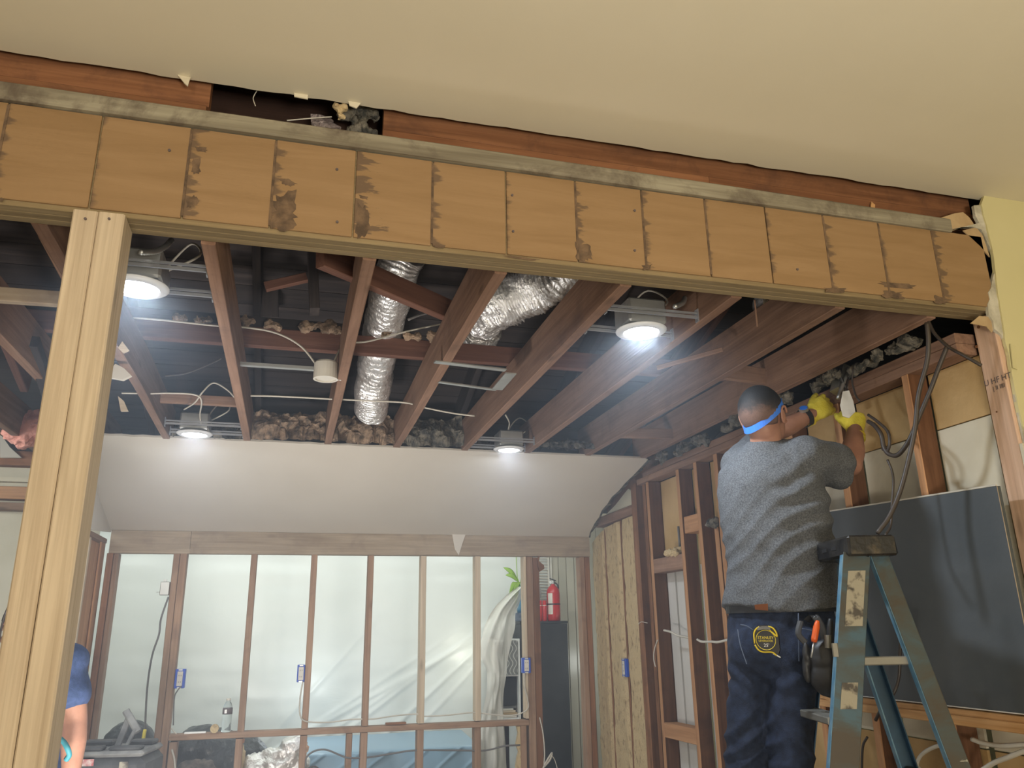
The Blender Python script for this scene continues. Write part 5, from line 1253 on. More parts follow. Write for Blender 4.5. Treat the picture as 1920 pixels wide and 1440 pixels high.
# ================================================================ PEOPLE
def limb(bm, pts, radii, seg=16, side=None):
    c = [V(p) for p in pts]
    tube_bm(bm, c, radii, seg, side)
    for p, r in zip(c, radii):
        rr = min(r) if isinstance(r, tuple) else r
        ball(bm, p, rr*0.98, 14, 10)
def hand_bm(bm, wrist, d, side, n, curls, r=0.0092, thumb_curl=0.5, palm=0.085, glove=1.0):
    """d: wrist->knuckles, side: towards the thumb, n: palm normal (fingers curl towards n)"""
    wrist, d = V(wrist), V(d).normalized()
    side = (V(side)-d*V(side).dot(d)).normalized(); n_ = d.cross(side)
    n_ = n_ if n_.dot(V(n)) > 0 else -n_
    tube_bm(bm, [wrist-d*0.05, wrist, wrist+d*palm*0.35, wrist+d*palm*0.75, wrist+d*palm], [(0.034*glove, 0.027*glove), (0.032*glove, 0.023*glove), (0.040*glove, 0.021*glove), (0.044*glove, 0.018*glove), (0.038*glove, 0.013*glove)], 14, side)
    L = (0.072, 0.080, 0.074, 0.058)
    for k in range(4):
        base = wrist+d*(palm-0.012)+side*(0.030-0.0195*k)*glove
        u = (d+side*(0.10-0.07*k)).normalized(); p = base; pts = [base]
        for sgi, fr in enumerate((0.46, 0.31, 0.23)):
            cu = curls[k]*(0.75, 1.0, 0.8)[sgi]
            u = (Matrix.Rotation(cu, 3, side.cross(n_)*1.0 if False else d.cross(n_).normalized()) @ u)
            p = p+u*L[k]*fr; pts.append(p.copy())
        rr = r*glove
        tube_bm(bm, pts, [rr*1.05, rr, rr*0.95, rr*0.8], 8)
        for q, s in zip(pts, (1.05, 1.0, 0.95, 0.85)): ball(bm, q, rr*s, 8, 6)
    tb = wrist+d*0.018+side*0.026*glove
    u = (d*0.95+side*0.55+n_*0.35).normalized(); p = tb; pts = [tb]
    for fr in (0.038, 0.030, 0.024):
        p = p+u*fr; pts.append(p.copy()); u = (u*1.0+(d*0.45+n_*0.55-side*0.25)*thumb_curl).normalized()
    rr = r*1.2*glove
    tube_bm(bm, pts, [rr*1.25, rr*1.05, rr, rr*0.8], 8)
    for q, s in zip(pts, (1.2, 1.05, 1.0, 0.85)): ball(bm, q, rr*s, 8, 6)
def head_bm(bm, c, f, u, s=1.0):
    """head with face features, c centre, f facing, u up"""
    f, u = V(f).normalized(), V(u); u = (u-f*u.dot(f)).normalized(); r = f.cross(u)
    R3 = Matrix((r, f, u)).transposed()
    def P(x, y, z): return V(c)+(r*x+f*y+u*z)*s
    ball(bm, P(0, -0.010, 0.022), 1.0, 24, 18, (0.077*s, 0.096*s, 0.094*s), R3)     # cranium
    ball(bm, P(0, 0.030, -0.045), 1.0, 18, 14, (0.058*s, 0.060*s, 0.072*s), R3)     # face and jaw
    ball(bm, P(0, -0.045, -0.045), 1.0, 16, 12, (0.056*s, 0.050*s, 0.055*s), R3)    # nape
    ball(bm, P(0, 0.062, -0.098), 1.0, 10, 8, (0.024*s, 0.022*s, 0.020*s), R3)      # chin
    tube_bm(bm, [P(0, 0.083, 0.012), P(0, 0.102, -0.022), P(0, 0.106, -0.034)], [0.009*s, 0.013*s, 0.014*s], 8)  # nose
    for k in (-1, 1):
        ball(bm, P(k*0.030, 0.074, 0.020), 1.0, 10, 8, (0.022*s, 0.012*s, 0.009*s), R3)  # brow
        ball(bm, P(k*0.042, 0.062, -0.030), 1.0, 10, 8, (0.020*s, 0.018*s, 0.018*s), R3)  # cheek
    tube_bm(bm, [P(-0.022, 0.084, -0.062), P(0, 0.091, -0.060), P(0.022, 0.084, -0.062)], [0.005*s, 0.008*s, 0.005*s], 8)
    return P, R3, r, f, u
def ear(P, r, f, u, s, mat, parent):
    for k in (-1, 1):
        bm = bmesh.new()
        pts = []
        for i in range(15):
            a = math.radians(-120+i*21)
            pts.append(P(k*(0.079+0.013*(0.5+0.5*math.cos(a-2.2))), -0.012-0.016*math.cos(a)*1.0, -0.008+0.031*math.sin(a)))
        tube_bm(bm, pts, [0.0045*s]*15, 8)
        ball(bm, P(k*0.079, -0.008, -0.010), 1.0, 10, 8, (0.007*s, 0.016*s, 0.026*s), Matrix((r, f, u)).transposed())
        ball(bm, P(k*0.080, -0.002, -0.036), 0.0065*s, 8, 6)
        emit('ear', bm, mat, parent, smooth=True)
def eyes(P, parent, s):
    for k in (-1, 1):
        bm = bmesh.new(); ball(bm, P(k*0.030, 0.074, 0.002), 0.0115*s, 12, 8); e = emit('eye', bm, M['white'], parent, smooth=True)
        bm = bmesh.new(); ball(bm, P(k*0.030, 0.0835, 0.002), 0.0045*s, 8, 6); emit('iris', bm, M['hair'], e, smooth=True)
def fold(bm, fn_, amp):
    for v in bm.verts:
        v.co += v.normal*fn_(v.co)*amp

# ---------------- worker on the ladder
man = empty('person', (1.68, 2.60, 0.59), 'person in grey t-shirt and dark jeans on a stepladder, arms raised in yellow gloves', 'person')
FW = V((0.62, 0.78, 0)).normalized(); RT = V((FW.y, -FW.x, 0)); UP = V((0, 0, 1))
hc = V([(1.738, 2.600, 2.221)][0])
HF = V((0.80, 0.52, 0.30)).normalized()
neck0 = V([(1.741, 2.610, 2.102)][0])
shL, shR = V([(1.693, 2.720, 2.051)][0]), V([(1.836, 2.520, 2.046)][0])
elR = V([(2.074, 2.560, 2.034)][0]); wrR = V([(2.198, 2.660, 2.205)][0])
elL = V([(1.950, 2.860, 2.227)][0]); wrL = V([(2.158, 2.860, 2.323)][0])
pel = V([(1.728, 2.620, 1.487)][0])
body = bmesh.new()
P_, R3, hr, hf, hu = head_bm(body, hc, HF, (-0.05, 0.0, 1.0), 1.0)
limb(body, [neck0-UP*0.05, neck0+UP*0.01, hc-UP*0.045-FW*0.01], [0.070, 0.060, 0.056], 16)
# bare arms, tapering from the sleeve to the wrist
limb(body, [shR, elR.lerp(shR, 0.4), elR, elR.lerp(wrR, 0.35), wrR], [0.056, 0.050, 0.043, 0.047, 0.030])
limb(body, [shL, elL.lerp(shL, 0.4), elL, elL.lerp(wrL, 0.35), wrL], [0.054, 0.048, 0.042, 0.044, 0.029])
# trunk and legs under the clothes
tr = [(pel-UP*0.10, (0.160, 0.105)), (pel, (0.165, 0.11)), (pel+UP*0.15, (0.155, 0.10)), (pel+UP*0.35, (0.165, 0.105)), (neck0-UP*0.10, (0.150, 0.085)), (neck0-UP*0.02, (0.07, 0.06))]
tube_bm(body, [t[0] for t in tr], [t[1] for t in tr], 20, RT)
hipL, hipR = V([(1.647, 2.680, 1.433)][0]), V([(1.756, 2.580, 1.422)][0])
knL, knR = V([(1.575, 2.660, 1.166)][0]), V([(1.681, 2.560, 1.145)][0])
anL, anR = V((1.51, 2.65, 0.66)), V((1.58, 2.47, 0.66))
for h, kn, an in ((hipL, knL, anL), (hipR, knR, anR)):
    limb(body, [h, h.lerp(kn, .5), kn, kn.lerp(an, .3), an], [0.085, 0.075, 0.058, 0.055, 0.038])
bb = remesh(body, 0.0075, 3)
bd = emit('body', bb, M['skin'], man, smooth=True)
ear(P_, hr, hf, hu, 1.0, M['skin'], man)
eyes(P_, man, 1.0)
# hair: short cap, thinner towards the nape
bm = bmesh.new(); ball(bm, P_(0, -0.012, 0.026), 1.0, 40, 28, (0.0795, 0.0985, 0.0955), R3)
for v in list(bm.verts):
    q = v.co-hc; y = q.dot(hf); z = q.dot(hu)
    lim = -0.034 if y < -0.035 else (0.004+max(0, y+0.02)*0.55)
    if z < lim: bm.verts.remove(v)
r_ = bmesh.ops.solidify(bm, geom=list(bm.faces), thickness=-0.003)
for v in bm.verts: v.co += v.normal*noise.noise(v.co*120)*0.0012
hair = emit('hair', bm, M['hairfade'], man, smooth=True)
# headlamp strap tilted round the head, lamp on the forehead
hl = empty('headlamp', hc, parent=man)
bm = bmesh.new(); n = 48; rows = []
for k in range(n):
    a = 2*math.pi*k/n
    ax, ay = math.sin(a), math.cos(a)
    z = 0.004+0.036*ay+0.020*ax
    # radius of the skull at this height
    zz = (z-0.022)/0.094; kk = max(0.93, math.sqrt(max(0.05, 1-zz*zz))) if ay < 0.2 else max(0.86, math.sqrt(max(0.05, 1-zz*zz)))
    sc_ = 1.03
    pt = lambda dz, o: P_(ax*(0.078*kk*sc_+o), -0.010+ay*(0.097*kk*sc_+o), z+dz)
    rows.append([bm.verts.new(pt(-0.0125, 0.001)), bm.verts.new(pt(0.0125, 0.0)), bm.verts.new(pt(0.0125, 0.003)), bm.verts.new(pt(-0.0125, 0.004))])
for k in range(n):
    for j in range(4):
        bm.faces.new((rows[k][j], rows[(k+1) % n][j], rows[(k+1) % n][(j+1) % 4], rows[k][(j+1) % 4]))
bmesh.ops.recalc_face_normals(bm, faces=bm.faces)
emit('strap', bm, M['strap'], hl, smooth=False)
mm = basis(P_(0, 0.112, 0.055), hr, hu)
bm = bmesh.new(); add_box(bm, (-0.030, -0.018, -0.016), (0.030, 0.020, 0.014)); bevel_all(bm, 0.006); emit('lamp_case', bm, M['black'], hl, m=mm @ Matrix.Rotation(0, 4, 'X'))
bm = bmesh.new(); tube_bm(bm, [P_(0.006, 0.124, 0.056), P_(0.006, 0.136, 0.058)], 0.013, 16); emit('lamp_bezel', bm, M['galv'], hl)
# shirt
def body_tube(rows, seg=44):
    bm = bmesh.new(); tube_bm(bm, [r[0] for r in rows], [r[1] for r in rows], seg, RT); return bm
def cpx(y, x, yy=2.62): return None
rows = [
 (V([(1.726, 2.620, 1.472)][0]), (0.215, 0.150)), (V([(1.741, 2.620, 1.533)][0]), (0.212, 0.150)), (V([(1.752, 2.620, 1.619)][0]), (0.198, 0.140)),
 (V([(1.751, 2.620, 1.735)][0]), (0.200, 0.138)), (V([(1.749, 2.620, 1.854)][0]), (0.203, 0.138)), (V([(1.751, 2.620, 1.945)][0]), (0.203, 0.135)),
 (V([(1.751, 2.620, 2.017)][0]), (0.190, 0.120)), (V([(1.751, 2.620, 2.069)][0]), (0.150, 0.095)), (V([(1.745, 2.615, 2.104)][0]), (0.095, 0.080)), (V([(1.742, 2.610, 2.128)][0]), (0.070, 0.066))]
sh = body_tube(rows)
# sleeves
slR = shR.lerp(elR, 0.66); slL = shL.lerp(elL, 0.60)
limb(sh, [shR-RT*0.05, shR-UP*0.006, slR.lerp(shR, 0.45)-UP*0.014, slR-UP*0.016], [0.070, 0.084, 0.087, 0.086], 20)
limb(sh, [shL+RT*0.04, shL, slL], [0.068, 0.078, 0.076], 20)
limb(sh, [neck0-UP*0.045, shR+UP*0.02], [0.060, 0.060], 16)
limb(sh, [neck0-UP*0.045, shL+UP*0.01], [0.060, 0.058], 16)
sh = remesh(sh, 0.008, 6)
hem_z = rows[0][0].z
def shirt_fold(c):
    q = c-pel
    a = q.dot(RT); z = q.z; b = q.dot(FW)
    f = 0.0
    # diagonal drag folds running from left waist up to the right armpit
    t = z-a*0.85
    w_ = 0.5+0.5*noise.noise(V((a*3, z*2.5, b*3)))
    zone = math.exp(-((z-0.20)/0.20)**2)
    f += zone*(0.8-1.7*abs(math.sin(t*38+2.6*noise.noise(V((a*5, z*4, 1.3)))))**0.8)*w_*0.8
    zone2 = math.exp(-((z-0.42)/0.12)**2)*max(0, min(1, (a+0.02)*8))
    f += zone2*math.sin((z-a*0.5)*70+3*noise.noise(V((a*6, z*6, 9))))*0.55
    f += 0.9*noise.noise(c*9)+0.35*noise.noise(c*22)
    f += math.exp(-((z-0.03)/0.05)**2)*math.sin(a*38+b*30)*0.35
    return f
fold(sh, shirt_fold, 0.0115)
# open the hem: cut away everything below the hem plane, tilted down to the left
geom = list(sh.verts)+list(sh.edges)+list(sh.faces)
hem_n = (UP*1.0-RT*0.10).normalized()*-1
bmesh.ops.bisect_plane(sh, geom=geom, plane_co=pel-UP*0.004, plane_no=hem_n, clear_outer=True)
# cut cuffs
for s, e_ in ((slR, elR-shR), (slL, elL-shL)):
    fs = [f for f in sh.faces if (f.calc_center_median()-s).length < 0.13]
    gg = set(fs)
    for f in fs:
        gg.update(f.verts); gg.update(f.edges)
    bmesh.ops.bisect_plane(sh, geom=list(gg), plane_co=s+e_.normalized()*0.02, plane_no=e_.normalized(), clear_outer=True)
nk = [f for f in sh.faces if (f.calc_center_median()-hc).length < 0.085]
bmesh.ops.delete(sh, geom=nk, context='FACES')
bmesh.ops.solidify(sh, geom=list(sh.faces), thickness=0.003)
shirt = emit('t_shirt', sh, M['shirt'], man, smooth=True)
# neckband and hem band
bm = bmesh.new(); cn = V([(1.738, 2.610, 2.127)][0]); cn = cn-UP*0.006; pts = [cn+RT*0.063*math.cos(a)+FW*0.060*math.sin(a)+UP*(0.004-0.010*math.sin(a)) for a in [2*math.pi*k/28 for k in range(29)]]
bm.free()
# jeans
jb = bmesh.new()
tube_bm(jb, [pel+UP*0.015, pel-UP*0.03, pel-UP*0.10, pel-UP*0.17, pel-UP*0.21], [(0.180, 0.118), (0.190, 0.128), (0.198, 0.140), (0.185, 0.138), (0.16, 0.12)], 40, RT)
for h, kn, an, s in ((hipL, knL, anL, 0), (hipR, knR, anR, 1)):
    lo = an+UP*0.0
    limb(jb, [h-UP*0.04, h.lerp(kn, .35), h.lerp(kn, .75), kn, kn.lerp(an, .25), kn.lerp(an, .6), lo], [(0.095, 0.115), (0.080 if s == 0 else 0.090, 0.100), (0.066 if s == 0 else 0.080, 0.085), (0.064 if s == 0 else 0.080, 0.080), (0.072, 0.078), (0.076, 0.080), (0.080, 0.084)], 24, RT)
for k in (-1, 1): ball(jb, pel+RT*0.085*k-FW*0.055-UP*0.13, 0.105, 18, 12)
jb = remesh(jb, 0.0085, 4)
def jean_fold(c):
    q = c-pel; z = q.z; a = q.dot(RT)
    f = 0.5*noise.noise(c*10)+0.35*noise.noise(c*22)
    zone = math.exp(-((z+0.42)/0.13)**2)+math.exp(-((z+0.85)/0.12)**2)
    f += zone*(0.7-1.5*abs(math.sin((z+abs(a)*0.6)*40+3*noise.noise(V((a*6, z*4, 2))))))*0.7
    zone = math.exp(-((z+0.22)/0.05)**2)
    f += zone*math.sin((z-abs(a)*0.7)*95)*0.4
    return f
fold(jb, jean_fold, 0.013)
jeans = emit('jeans', jb, M['denim'], man, smooth=True)
def onback(px_q, off=0.0): return V(px_q)-FW*off
def patch(name, q, off, th, mat, parent, label=None):
    bm = bmesh.new(); prism(bm, [V(p) for p in q], -FW*th); o = emit(name, bm, mat, parent)
    if label: o['label'] = label
    return o
patch('leather_patch', [(1.536, 2.475, 1.514), (1.588, 2.475, 1.517), (1.586, 2.475, 1.494), (1.537, 2.475, 1.498)], 0, 0.004, M['leather'], jeans, 'small brown leather label on the waistband')
for q in ([(1.480, 2.485, 1.450), (1.498, 2.475, 1.445), (1.516, 2.468, 1.432)], [(1.666, 2.440, 1.435), (1.700, 2.435, 1.431), (1.716, 2.430, 1.427)], [(1.471, 2.490, 1.435), (1.467, 2.475, 1.384), (1.475, 2.460, 1.325)], [(1.686, 2.450, 1.484), (1.672, 2.440, 1.432), (1.660, 2.440, 1.330)]):
    bm = bmesh.new(); tube_bm(bm, catmull(q, 4), 0.0018, 5); emit('stitching', bm, M['thread'], jeans)
# belt
bm = bmesh.new(); n = 40; rows2 = []
for k in range(n):
    a = 2*math.pi*k/n
    c = pel+UP*0.012+RT*0.188*math.cos(a)+FW*0.126*math.sin(a)
    o_ = (RT*math.cos(a)+FW*math.sin(a))
    rows2.append([bm.verts.new(c-UP*0.010), bm.verts.new(c+UP*0.022), bm.verts.new(c+UP*0.022+o_*0.004), bm.verts.new(c-UP*0.010+o_*0.004)])
for k in range(n):
    for j in range(4): bm.faces.new((rows2[k][j], rows2[(k+1) % n][j], rows2[(k+1) % n][(j+1) % 4], rows2[k][(j+1) % 4]))
bmesh.ops.recalc_face_normals(bm, faces=bm.faces)
emit('belt', bm, M['black'], man)
# shoes on the step
for an in (anL, anR):
    bm = bmesh.new()
    ball(bm, an-UP*0.055-FW*0.02, 0.045, 14, 10, (1, 1, 0.9)); 
    tube_bm(bm, [an-UP*0.062-FW*0.03, an-UP*0.062+FW*0.05, an-UP*0.072+FW*0.14, an-UP*0.078+FW*0.18], [(0.042, 0.034), (0.045, 0.034), (0.047, 0.026), (0.032, 0.016)], 14, RT)
    bm = remesh(bm, 0.01, 2)
    emit('work_shoe', bm, M['black'], man, smooth=True)
# gloves: hands gripping
bm = bmesh.new()
dR = (V([(2.236, 2.700, 2.358)][0])-wrR)
hand_bm(bm, wrR, dR, -FW*0.3-RT*1.0, V((-0.3, 0.3, 0.0)), (1.0, 1.1, 1.15, 1.2), 0.0105, 0.6, 0.082, 1.12)
bm = remesh(bm, 0.0042, 2)
emit('glove', bm, M['glove'], man, smooth=True)
bm = bmesh.new()
dL = (V([(2.257, 2.840, 2.391)][0])-wrL)
hand_bm(bm, wrL, dL, V((0.15, 0.1, 1.0)), V((0.1, 0.9, -0.2)), (0.55, 0.6, 0.7, 0.8), 0.0105, 0.4, 0.085, 1.15)
bm = remesh(bm, 0.0042, 2)
emit('glove', bm, M['glove'], man, smooth=True)
for wr, d_ in ((wrR, dR), (wrL, dL)):
    bm = bmesh.new(); d_ = d_.normalized(); a_ = d_.orthogonal().normalized(); b_ = d_.cross(a_)
    tube_bm(bm, [wr-d_*0.028+a_*0.040*math.cos(t)+b_*0.034*math.sin(t) for t in [2*math.pi*k/20 for k in range(21)]], 0.0045, 6)
    emit('glove_cuff', bm, M['tapey'], man, smooth=True)
# watch on the left wrist
wt = empty('wristwatch', elL.lerp(wrL, 0.82), parent=man)
fa = (wrL-elL).normalized(); wc = elL.lerp(wrL, 0.80); a_ = (UP-fa*UP.dot(fa)).normalized(); b_ = fa.cross(a_)
bm = bmesh.new(); n = 28; rw = []
for k in range(n):
    t = 2*math.pi*k/n; o_ = a_*math.cos(t)+b_*math.sin(t)
    rw.append([bm.verts.new(wc+fa*s+o_*(0.038+h)) for s, h in ((-0.011, 0), (0.011, 0), (0.011, 0.004), (-0.011, 0.004))])
for k in range(n):
    for j in range(4): bm.faces.new((rw[k][j], rw[(k+1) % n][j], rw[(k+1) % n][(j+1) % 4], rw[k][(j+1) % 4]))
bmesh.ops.recalc_face_normals(bm, faces=bm.faces)
emit('watch_strap', bm, M['black'], wt)
nn = (a_*0.75+(-fa)*0.1+b_*(-0.5 if b_.dot(V((0.5, 0.8, 0))) > 0 else 0.5)).normalized()
bm = bmesh.new(); tube_bm(bm, [wc+nn*0.037, wc+nn*0.050], 0.020, 20); emit('watch_case', bm, M['galv'], wt)
bm = bmesh.new(); tube_bm(bm, [wc+nn*0.050, wc+nn*0.0515], 0.016, 20); emit('watch_face', bm, M['strap'], wt)

# ---------------- tools on the worker
tm = basis([(1.534, 2.425, 1.400)][0], RT*1.0+V((0, 0, -0.03)), UP)
e = empty('tape_measure', (0, 0, 0), 'black and yellow tape measure clipped on the left back pocket of the jeans', 'tape measure'); place(e, tm)
def tml(name, pts, z0, z1, mat, par=e):
    bm = bmesh.new(); prism(bm, [tm @ V((p[0], p[1], z0)) for p in pts], tm.to_3x3() @ V((0, 0, z1-z0))); return emit(name, bm, mat, par)
outl = [(-0.040, -0.020), (-0.041, 0.022), (-0.034, 0.038), (-0.020, 0.046), (0.012, 0.047), (0.030, 0.040), (0.040, 0.022), (0.041, -0.030), (0.036, -0.043), (0.020, -0.040), (-0.018, -0.040), (-0.030, -0.034)]
tml('case', outl, -0.035, 0.0, M['black'])
ring = [(0.031*math.cos(a), 0.0+0.031*math.sin(a)) for a in [2*math.pi*k/24 for k in range(24)]]
for arc in ([(-0.037, -0.012), (-0.037, 0.018), (-0.030, 0.033), (-0.018, 0.041)], [(0.010, 0.043), (0.024, 0.038), (0.033, 0.026), (0.036, 0.012), (0.026, 0.020), (0.012, 0.034), (0.010, 0.043)], [(-0.036, -0.016), (-0.027, -0.031), (-0.012, -0.038), (0.016, -0.038), (0.030, -0.048)]):
    bm = bmesh.new(); tube_bm(bm, catmull([tm @ V((p[0], p[1], 0.001)) for p in arc], 4), 0.0026, 6); emit('yellow_trim', bm, M['tapey'], e, smooth=True)
tml('grip_rubber', [(-0.026, 0.030), (-0.022, 0.040), (-0.008, 0.044), (0.008, 0.044), (0.018, 0.040), (0.016, 0.032), (-0.004, 0.034)], 0.003, 0.006, M['sawgrey'])
tml('round_label', ring, 0.0, 0.004, M['black'])
bm = bmesh.new(); tube_bm(bm, [tm @ V((0.031*math.cos(a), 0.031*math.sin(a), 0.004)) for a in [2*math.pi*k/32 for k in range(33)]], 0.0009, 5); emit('label_ring', bm, M['yink'], e)
text_obj('brand_print', 'STANLEY', 0.0125, tm @ Matrix.Translation(V((0, 0.007, 0.0045))), M['yink'], e)
text_obj('model_print', 'LEVERLOCK', 0.0085, tm @ Matrix.Translation(V((0, -0.003, 0.0045))), M['yink'], e)
text_obj('length_print', "25'", 0.015, tm @ Matrix.Translation(V((0.001, -0.017, 0.0045))), M['white'], e)
tml('hook', [(0.022, -0.040), (0.042, -0.052), (0.041, -0.055), (0.018, -0.044)], -0.012, -0.002, M['galv'])
# tool pouch on the right hip
pm = basis([(1.706, 2.360, 1.338)][0], RT*1.0+V((0, 0, 0.0)), UP)
e = empty('tool_pouch', (0, 0, 0), 'black leather tool pouch hanging at the right hip of the worker', 'tool pouch'); place(e, pm)
def pml(name, balls, mat, vox=0.004, amp=0.002):
    bm = bmesh.new()
    for (c, s) in balls: ball(bm, c, 1.0, 16, 12, s)
    bm = remesh(bm, vox, 2)
    for v in bm.verts: v.co += v.normal*noise.noise(v.co*40)*amp
    return emit(name, bm, M[mat], e, smooth=True, m=pm)
pml('main_pocket', [((0.0, -0.055, 0.0), (0.058, 0.062, 0.032)), ((0.0, 0.0, 0.0), (0.052, 0.062, 0.032)), ((0.006, -0.02, 0), (0.058, 0.07, 0.028))], 'black')
pml('side_pocket', [((-0.062, -0.03, 0.005), (0.014, 0.045, 0.016)), ((-0.056, 0.01, 0.005), (0.014, 0.045, 0.016))], 'black')
bm = bmesh.new(); tube_bm(bm, catmull([pm @ V(c) for c in ((-0.045, 0.12, -0.03), (-0.02, 0.135, -0.01), (0.0, 0.10, 0.0), (0.004, 0.06, 0.0))], 6), [(0.012, 0.002)]*19, 8, RT); emit('hanging_strap', bm, M['black'], e)
bm = bmesh.new(); tube_bm(bm, catmull([pm @ V(c) for c in ((-0.065, 0.12, -0.02), (-0.075, 0.08, 0.0), (-0.055, 0.05, 0.005))], 6), [(0.010, 0.002)]*13, 8, RT); emit('hanging_strap', bm, M['black'], e)
bm = bmesh.new(); tube_bm(bm, [pm @ V((0.012, 0.035, 0.02)), pm @ V((0.016, 0.075, 0.02))], (0.011), 10); emit('metal_clip', bm, M['tread'], e)
def sdriver(a, b, mat, label):
    e2 = empty('screwdriver', a, label, 'screwdriver', 'screwdrivers in the tool pouch')
    a, b = V(a), V(b); d_ = (b-a).normalized(); L_ = (b-a).length
    bm = bmesh.new(); tube_bm(bm, [a, a+d_*L_*.15, a+d_*L_*.7, a+d_*L_*.9, b], [0.008, 0.0105, 0.0105, 0.008, 0.006], 10); emit('handle', bm, mat, e2, smooth=True)
    bm = bmesh.new(); tube_bm(bm, [a-d_*0.05, a], 0.003, 8); emit('shaft', bm, M['galv'], e2, smooth=True)
sdriver([(1.659, 2.345, 1.392)][0], [(1.683, 2.345, 1.458)][0], M['orange'], 'screwdriver with an orange handle standing in the tool pouch')
sdriver([(1.717, 2.345, 1.389)][0], [(1.733, 2.345, 1.464)][0], M['black'], 'screwdriver with a black handle standing in the tool pouch')
# the white device and pliers in his hands
q = [(2.230, 2.710, 2.367), (2.183, 2.700, 2.319)]
e = empty('white_plate', [(2.198, 2.690, 2.283)][0], 'narrow white plate held up between the yellow gloves', 'plate')
bm = bmesh.new(); prism(bm, [(2.182, 2.680, 2.374), (2.214, 2.680, 2.381), (2.219, 2.670, 2.332), (2.213, 2.660, 2.283), (2.178, 2.660, 2.254), (2.148, 2.660, 2.261), (2.151, 2.670, 2.309)], (0.008, 0.01, 0)); emit('plate', bm, M['white'], e)
e = empty('pliers', [(2.228, 2.740, 2.380)][0], 'grey pliers gripped by the left glove above the white plate', 'pliers')
pl = [(2.201, 2.740, 2.360), (2.227, 2.740, 2.409), (2.250, 2.740, 2.449), (2.266, 2.740, 2.479), (2.275, 2.740, 2.504)]
bm = bmesh.new(); tube_bm(bm, catmull(pl, 3), 0.008, 8); emit('jaw_arm', bm, M['galv'], e, smooth=True)
pl = [(2.240, 2.740, 2.353), (2.248, 2.740, 2.405), (2.234, 2.740, 2.448), (2.227, 2.740, 2.471), (2.233, 2.740, 2.496)]
bm = bmesh.new(); tube_bm(bm, catmull(pl, 3), 0.0075, 8); emit('jaw_arm', bm, M['black'], e, smooth=True)
tag(lumber('steel_bracket', [(2.249, 2.790, 2.408)][0], [(2.305, 2.800, 2.525)][0], 0.05, 0.06, M['galv'], None, up=(0, 1, 0)), 'grey steel electrical box fixed above the hands of the worker', 'metal box')
cab('hanging_cable', [(2.276, 2.750, 2.463), (2.257, 2.740, 2.425), (2.230, 2.730, 2.389), (2.204, 2.720, 2.359)], 0.0045, 'blackc', 'short black wires running into the grey steel box')

# ---------------- person behind the left post
p2 = empty('person', (-0.93, 3.75, 0), 'person in dark blue t-shirt mostly hidden behind the pale left post', 'person')
F2 = V((-0.75, 0.66, 0)).normalized(); R2_ = V((F2.y, -F2.x, 0))
h2 = V([(-1.012, 3.720, 1.476)][0]); n2 = V([(-0.960, 3.720, 1.333)][0])
body = bmesh.new()
P2, R32, a2, b2, c2 = head_bm(body, h2, V((-0.72, 0.69, -0.15)), UP, 0.98)
sR = V([(-0.817, 3.640, 1.342)][0]); sL = V([(-1.072, 3.850, 1.306)][0])
eR = V([(-0.759, 3.620, 1.128)][0]); wR = V([(-0.736, 3.560, 0.937)][0])
eL = V([(-1.098, 3.850, 1.081)][0]); wL = V([(-0.966, 3.750, 0.915)][0])
limb(body, [n2-UP*0.05, h2-UP*0.05], [0.065, 0.055])
limb(body, [sR, sR.lerp(eR, .6), eR, eR.lerp(wR, .35), wR], [0.056, 0.052, 0.044, 0.046, 0.030])
limb(body, [sL, sL.lerp(eL, .6), eL, eL.lerp(wL, .35), wL], [0.056, 0.052, 0.044, 0.046, 0.030])
pe2 = V((-0.93, 3.76, 0.92))
tube_bm(body, [pe2, pe2+UP*0.2, n2-UP*0.15, n2-UP*0.03], [(0.16, 0.10), (0.15, 0.10), (0.15, 0.09), (0.07, 0.06)], 20, R2_)
for k in (-1, 1):
    limb(body, [pe2+R2_*0.09*k, pe2+R2_*0.10*k-UP*0.42+F2*0.02, pe2+R2_*0.11*k-UP*0.84], [0.085, 0.058, 0.038])
emit('body', remesh(body, 0.009, 3), M['skin'], p2, smooth=True)
ear(P2, a2, b2, c2, 0.98, M['skin'], p2); eyes(P2, p2, 0.98)
bm = bmesh.new(); ball(bm, P2(0, -0.012, 0.026), 1.0, 36, 24, (0.079, 0.098, 0.096), R32)
for v in list(bm.verts):
    q = v.co-h2; y = q.dot(b2); z = q.dot(c2)
    if z < (-0.045 if y < -0.01 else 0.0+max(0, y)*0.9): bm.verts.remove(v)
bmesh.ops.solidify(bm, geom=list(bm.faces), thickness=-0.004)
emit('hair', bm, M['hair'], p2, smooth=True)
sh = bmesh.new()
tube_bm(sh, [pe2-UP*0.02, pe2+UP*0.2, n2-UP*0.16, n2-UP*0.08, n2-UP*0.03], [(0.185, 0.125), (0.18, 0.125), (0.185, 0.12), (0.155, 0.105), (0.085, 0.078)], 30, R2_)
limb(sh, [n2-UP*0.05, sR+UP*0.004, sR.lerp(eR, .52)], [0.075, 0.079, 0.072]); limb(sh, [n2-UP*0.05, sL, sL.lerp(eL, .50)], [0.075, 0.078, 0.070])
sh = remesh(sh, 0.010, 5); fold(sh, lambda c: noise.noise(c*8)+0.4*noise.noise(c*20), 0.008)
emit('t_shirt', sh, M['navy'], p2, smooth=True)
jb = bmesh.new()
tube_bm(jb, [pe2+UP*0.03, pe2-UP*0.1, pe2-UP*0.18], [(0.175, 0.12), (0.18, 0.13), (0.15, 0.12)], 24, R2_)
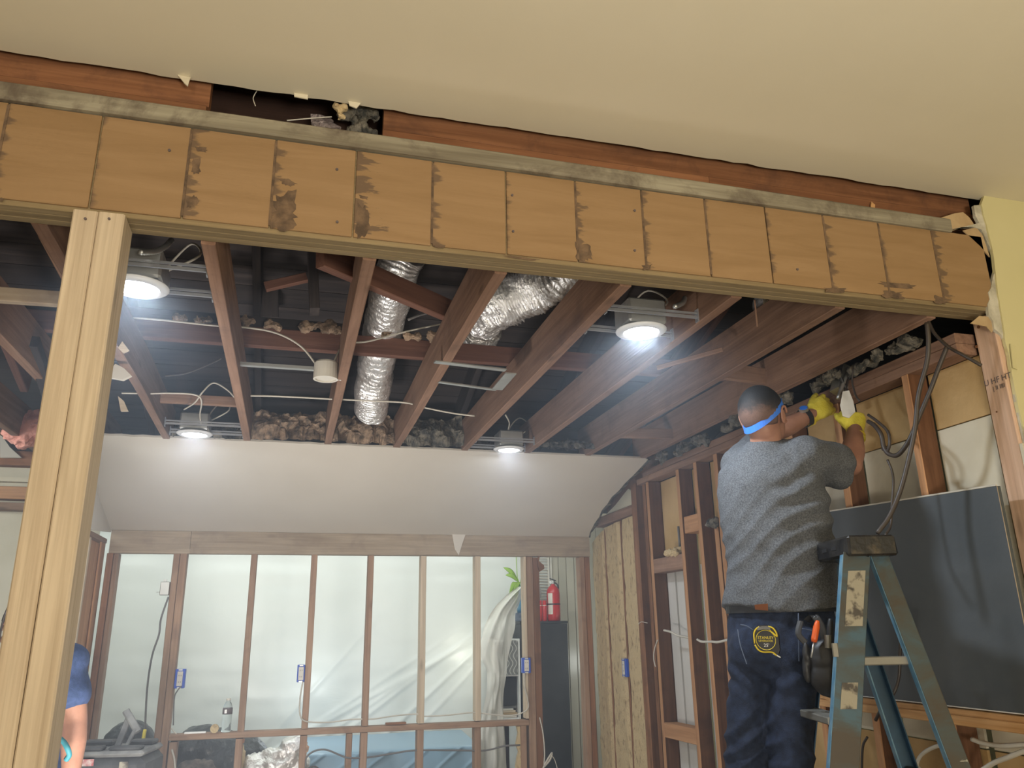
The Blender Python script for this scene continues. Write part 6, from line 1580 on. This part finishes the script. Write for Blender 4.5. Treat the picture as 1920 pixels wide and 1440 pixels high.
for k in (-1, 1): limb(jb, [pe2+R2_*0.09*k-UP*0.08, pe2+R2_*0.10*k-UP*0.42+F2*0.02, pe2+R2_*0.11*k-UP*0.82], [0.10, 0.082, 0.075])
emit('trousers', remesh(jb, 0.012, 3), M['denim'], p2, smooth=True)
for k in (-1, 1):
    bm = bmesh.new(); c = pe2+R2_*0.11*k; c.z = 0.045
    tube_bm(bm, [c-F2*0.05, c+F2*0.05, c+F2*0.15, c+F2*0.19], [(0.042, 0.042), (0.045, 0.042), (0.046, 0.032), (0.03, 0.02)], 14, R2_); emit('work_shoe', remesh(bm, 0.011, 2), M['black'], p2, smooth=True)
for wr, el_, s_ in ((wR, eR, 1), (wL, eL, -1)):
    bm = bmesh.new(); hand_bm(bm, wr, (wr-el_), b2, R2_*-s_, (0.4, 0.45, 0.5, 0.55), 0.0095, 0.3); emit('hand', remesh(bm, 0.0045, 2), M['skin'], p2, smooth=True)
bm = bmesh.new(); d_ = (wR-eR).normalized(); a_ = d_.orthogonal().normalized(); b_ = d_.cross(a_); c = eR.lerp(wR, 0.60)
cable('wrist_band', [(-0.777, 3.500, 1.086), (-0.760, 3.490, 1.074), (-0.743, 3.480, 1.053), (-0.737, 3.490, 1.031), (-0.747, 3.500, 1.013)], 0.010, M['teal'], p2); bm.free()
# strap of a bag over his left shoulder
cable('shoulder_strap', [(-1.040, 3.600, 1.585), (-1.060, 3.620, 1.536), (-1.066, 3.620, 1.476), (-1.060, 3.600, 1.398)], 0.004, M['blackc'], p2)

# ================================================================ ADDED GLOW HAZE
if HAZE:
    m = bpy.data.materials.new('glow_haze'); m.use_nodes = True
    nt = m.node_tree; nt.nodes.clear()
    o_ = nt.nodes.new('ShaderNodeOutputMaterial'); v_ = nt.nodes.new('ShaderNodeVolumePrincipled')
    v_.inputs['Density'].default_value = 0.060; v_.inputs['Anisotropy'].default_value = 0.35
    v_.inputs['Color'].default_value = (0.80, 0.88, 1.0, 1)
    nt.links.new(v_.outputs[0], o_.inputs['Volume'])
    hz = box('haze', (-4.15, 2.20, 0.01), (4.15, 5.80, 4.0), m)
    tag(hz, 'thin bluish dusty haze hanging in the air around the lamps', 'haze', None, 'stuff')
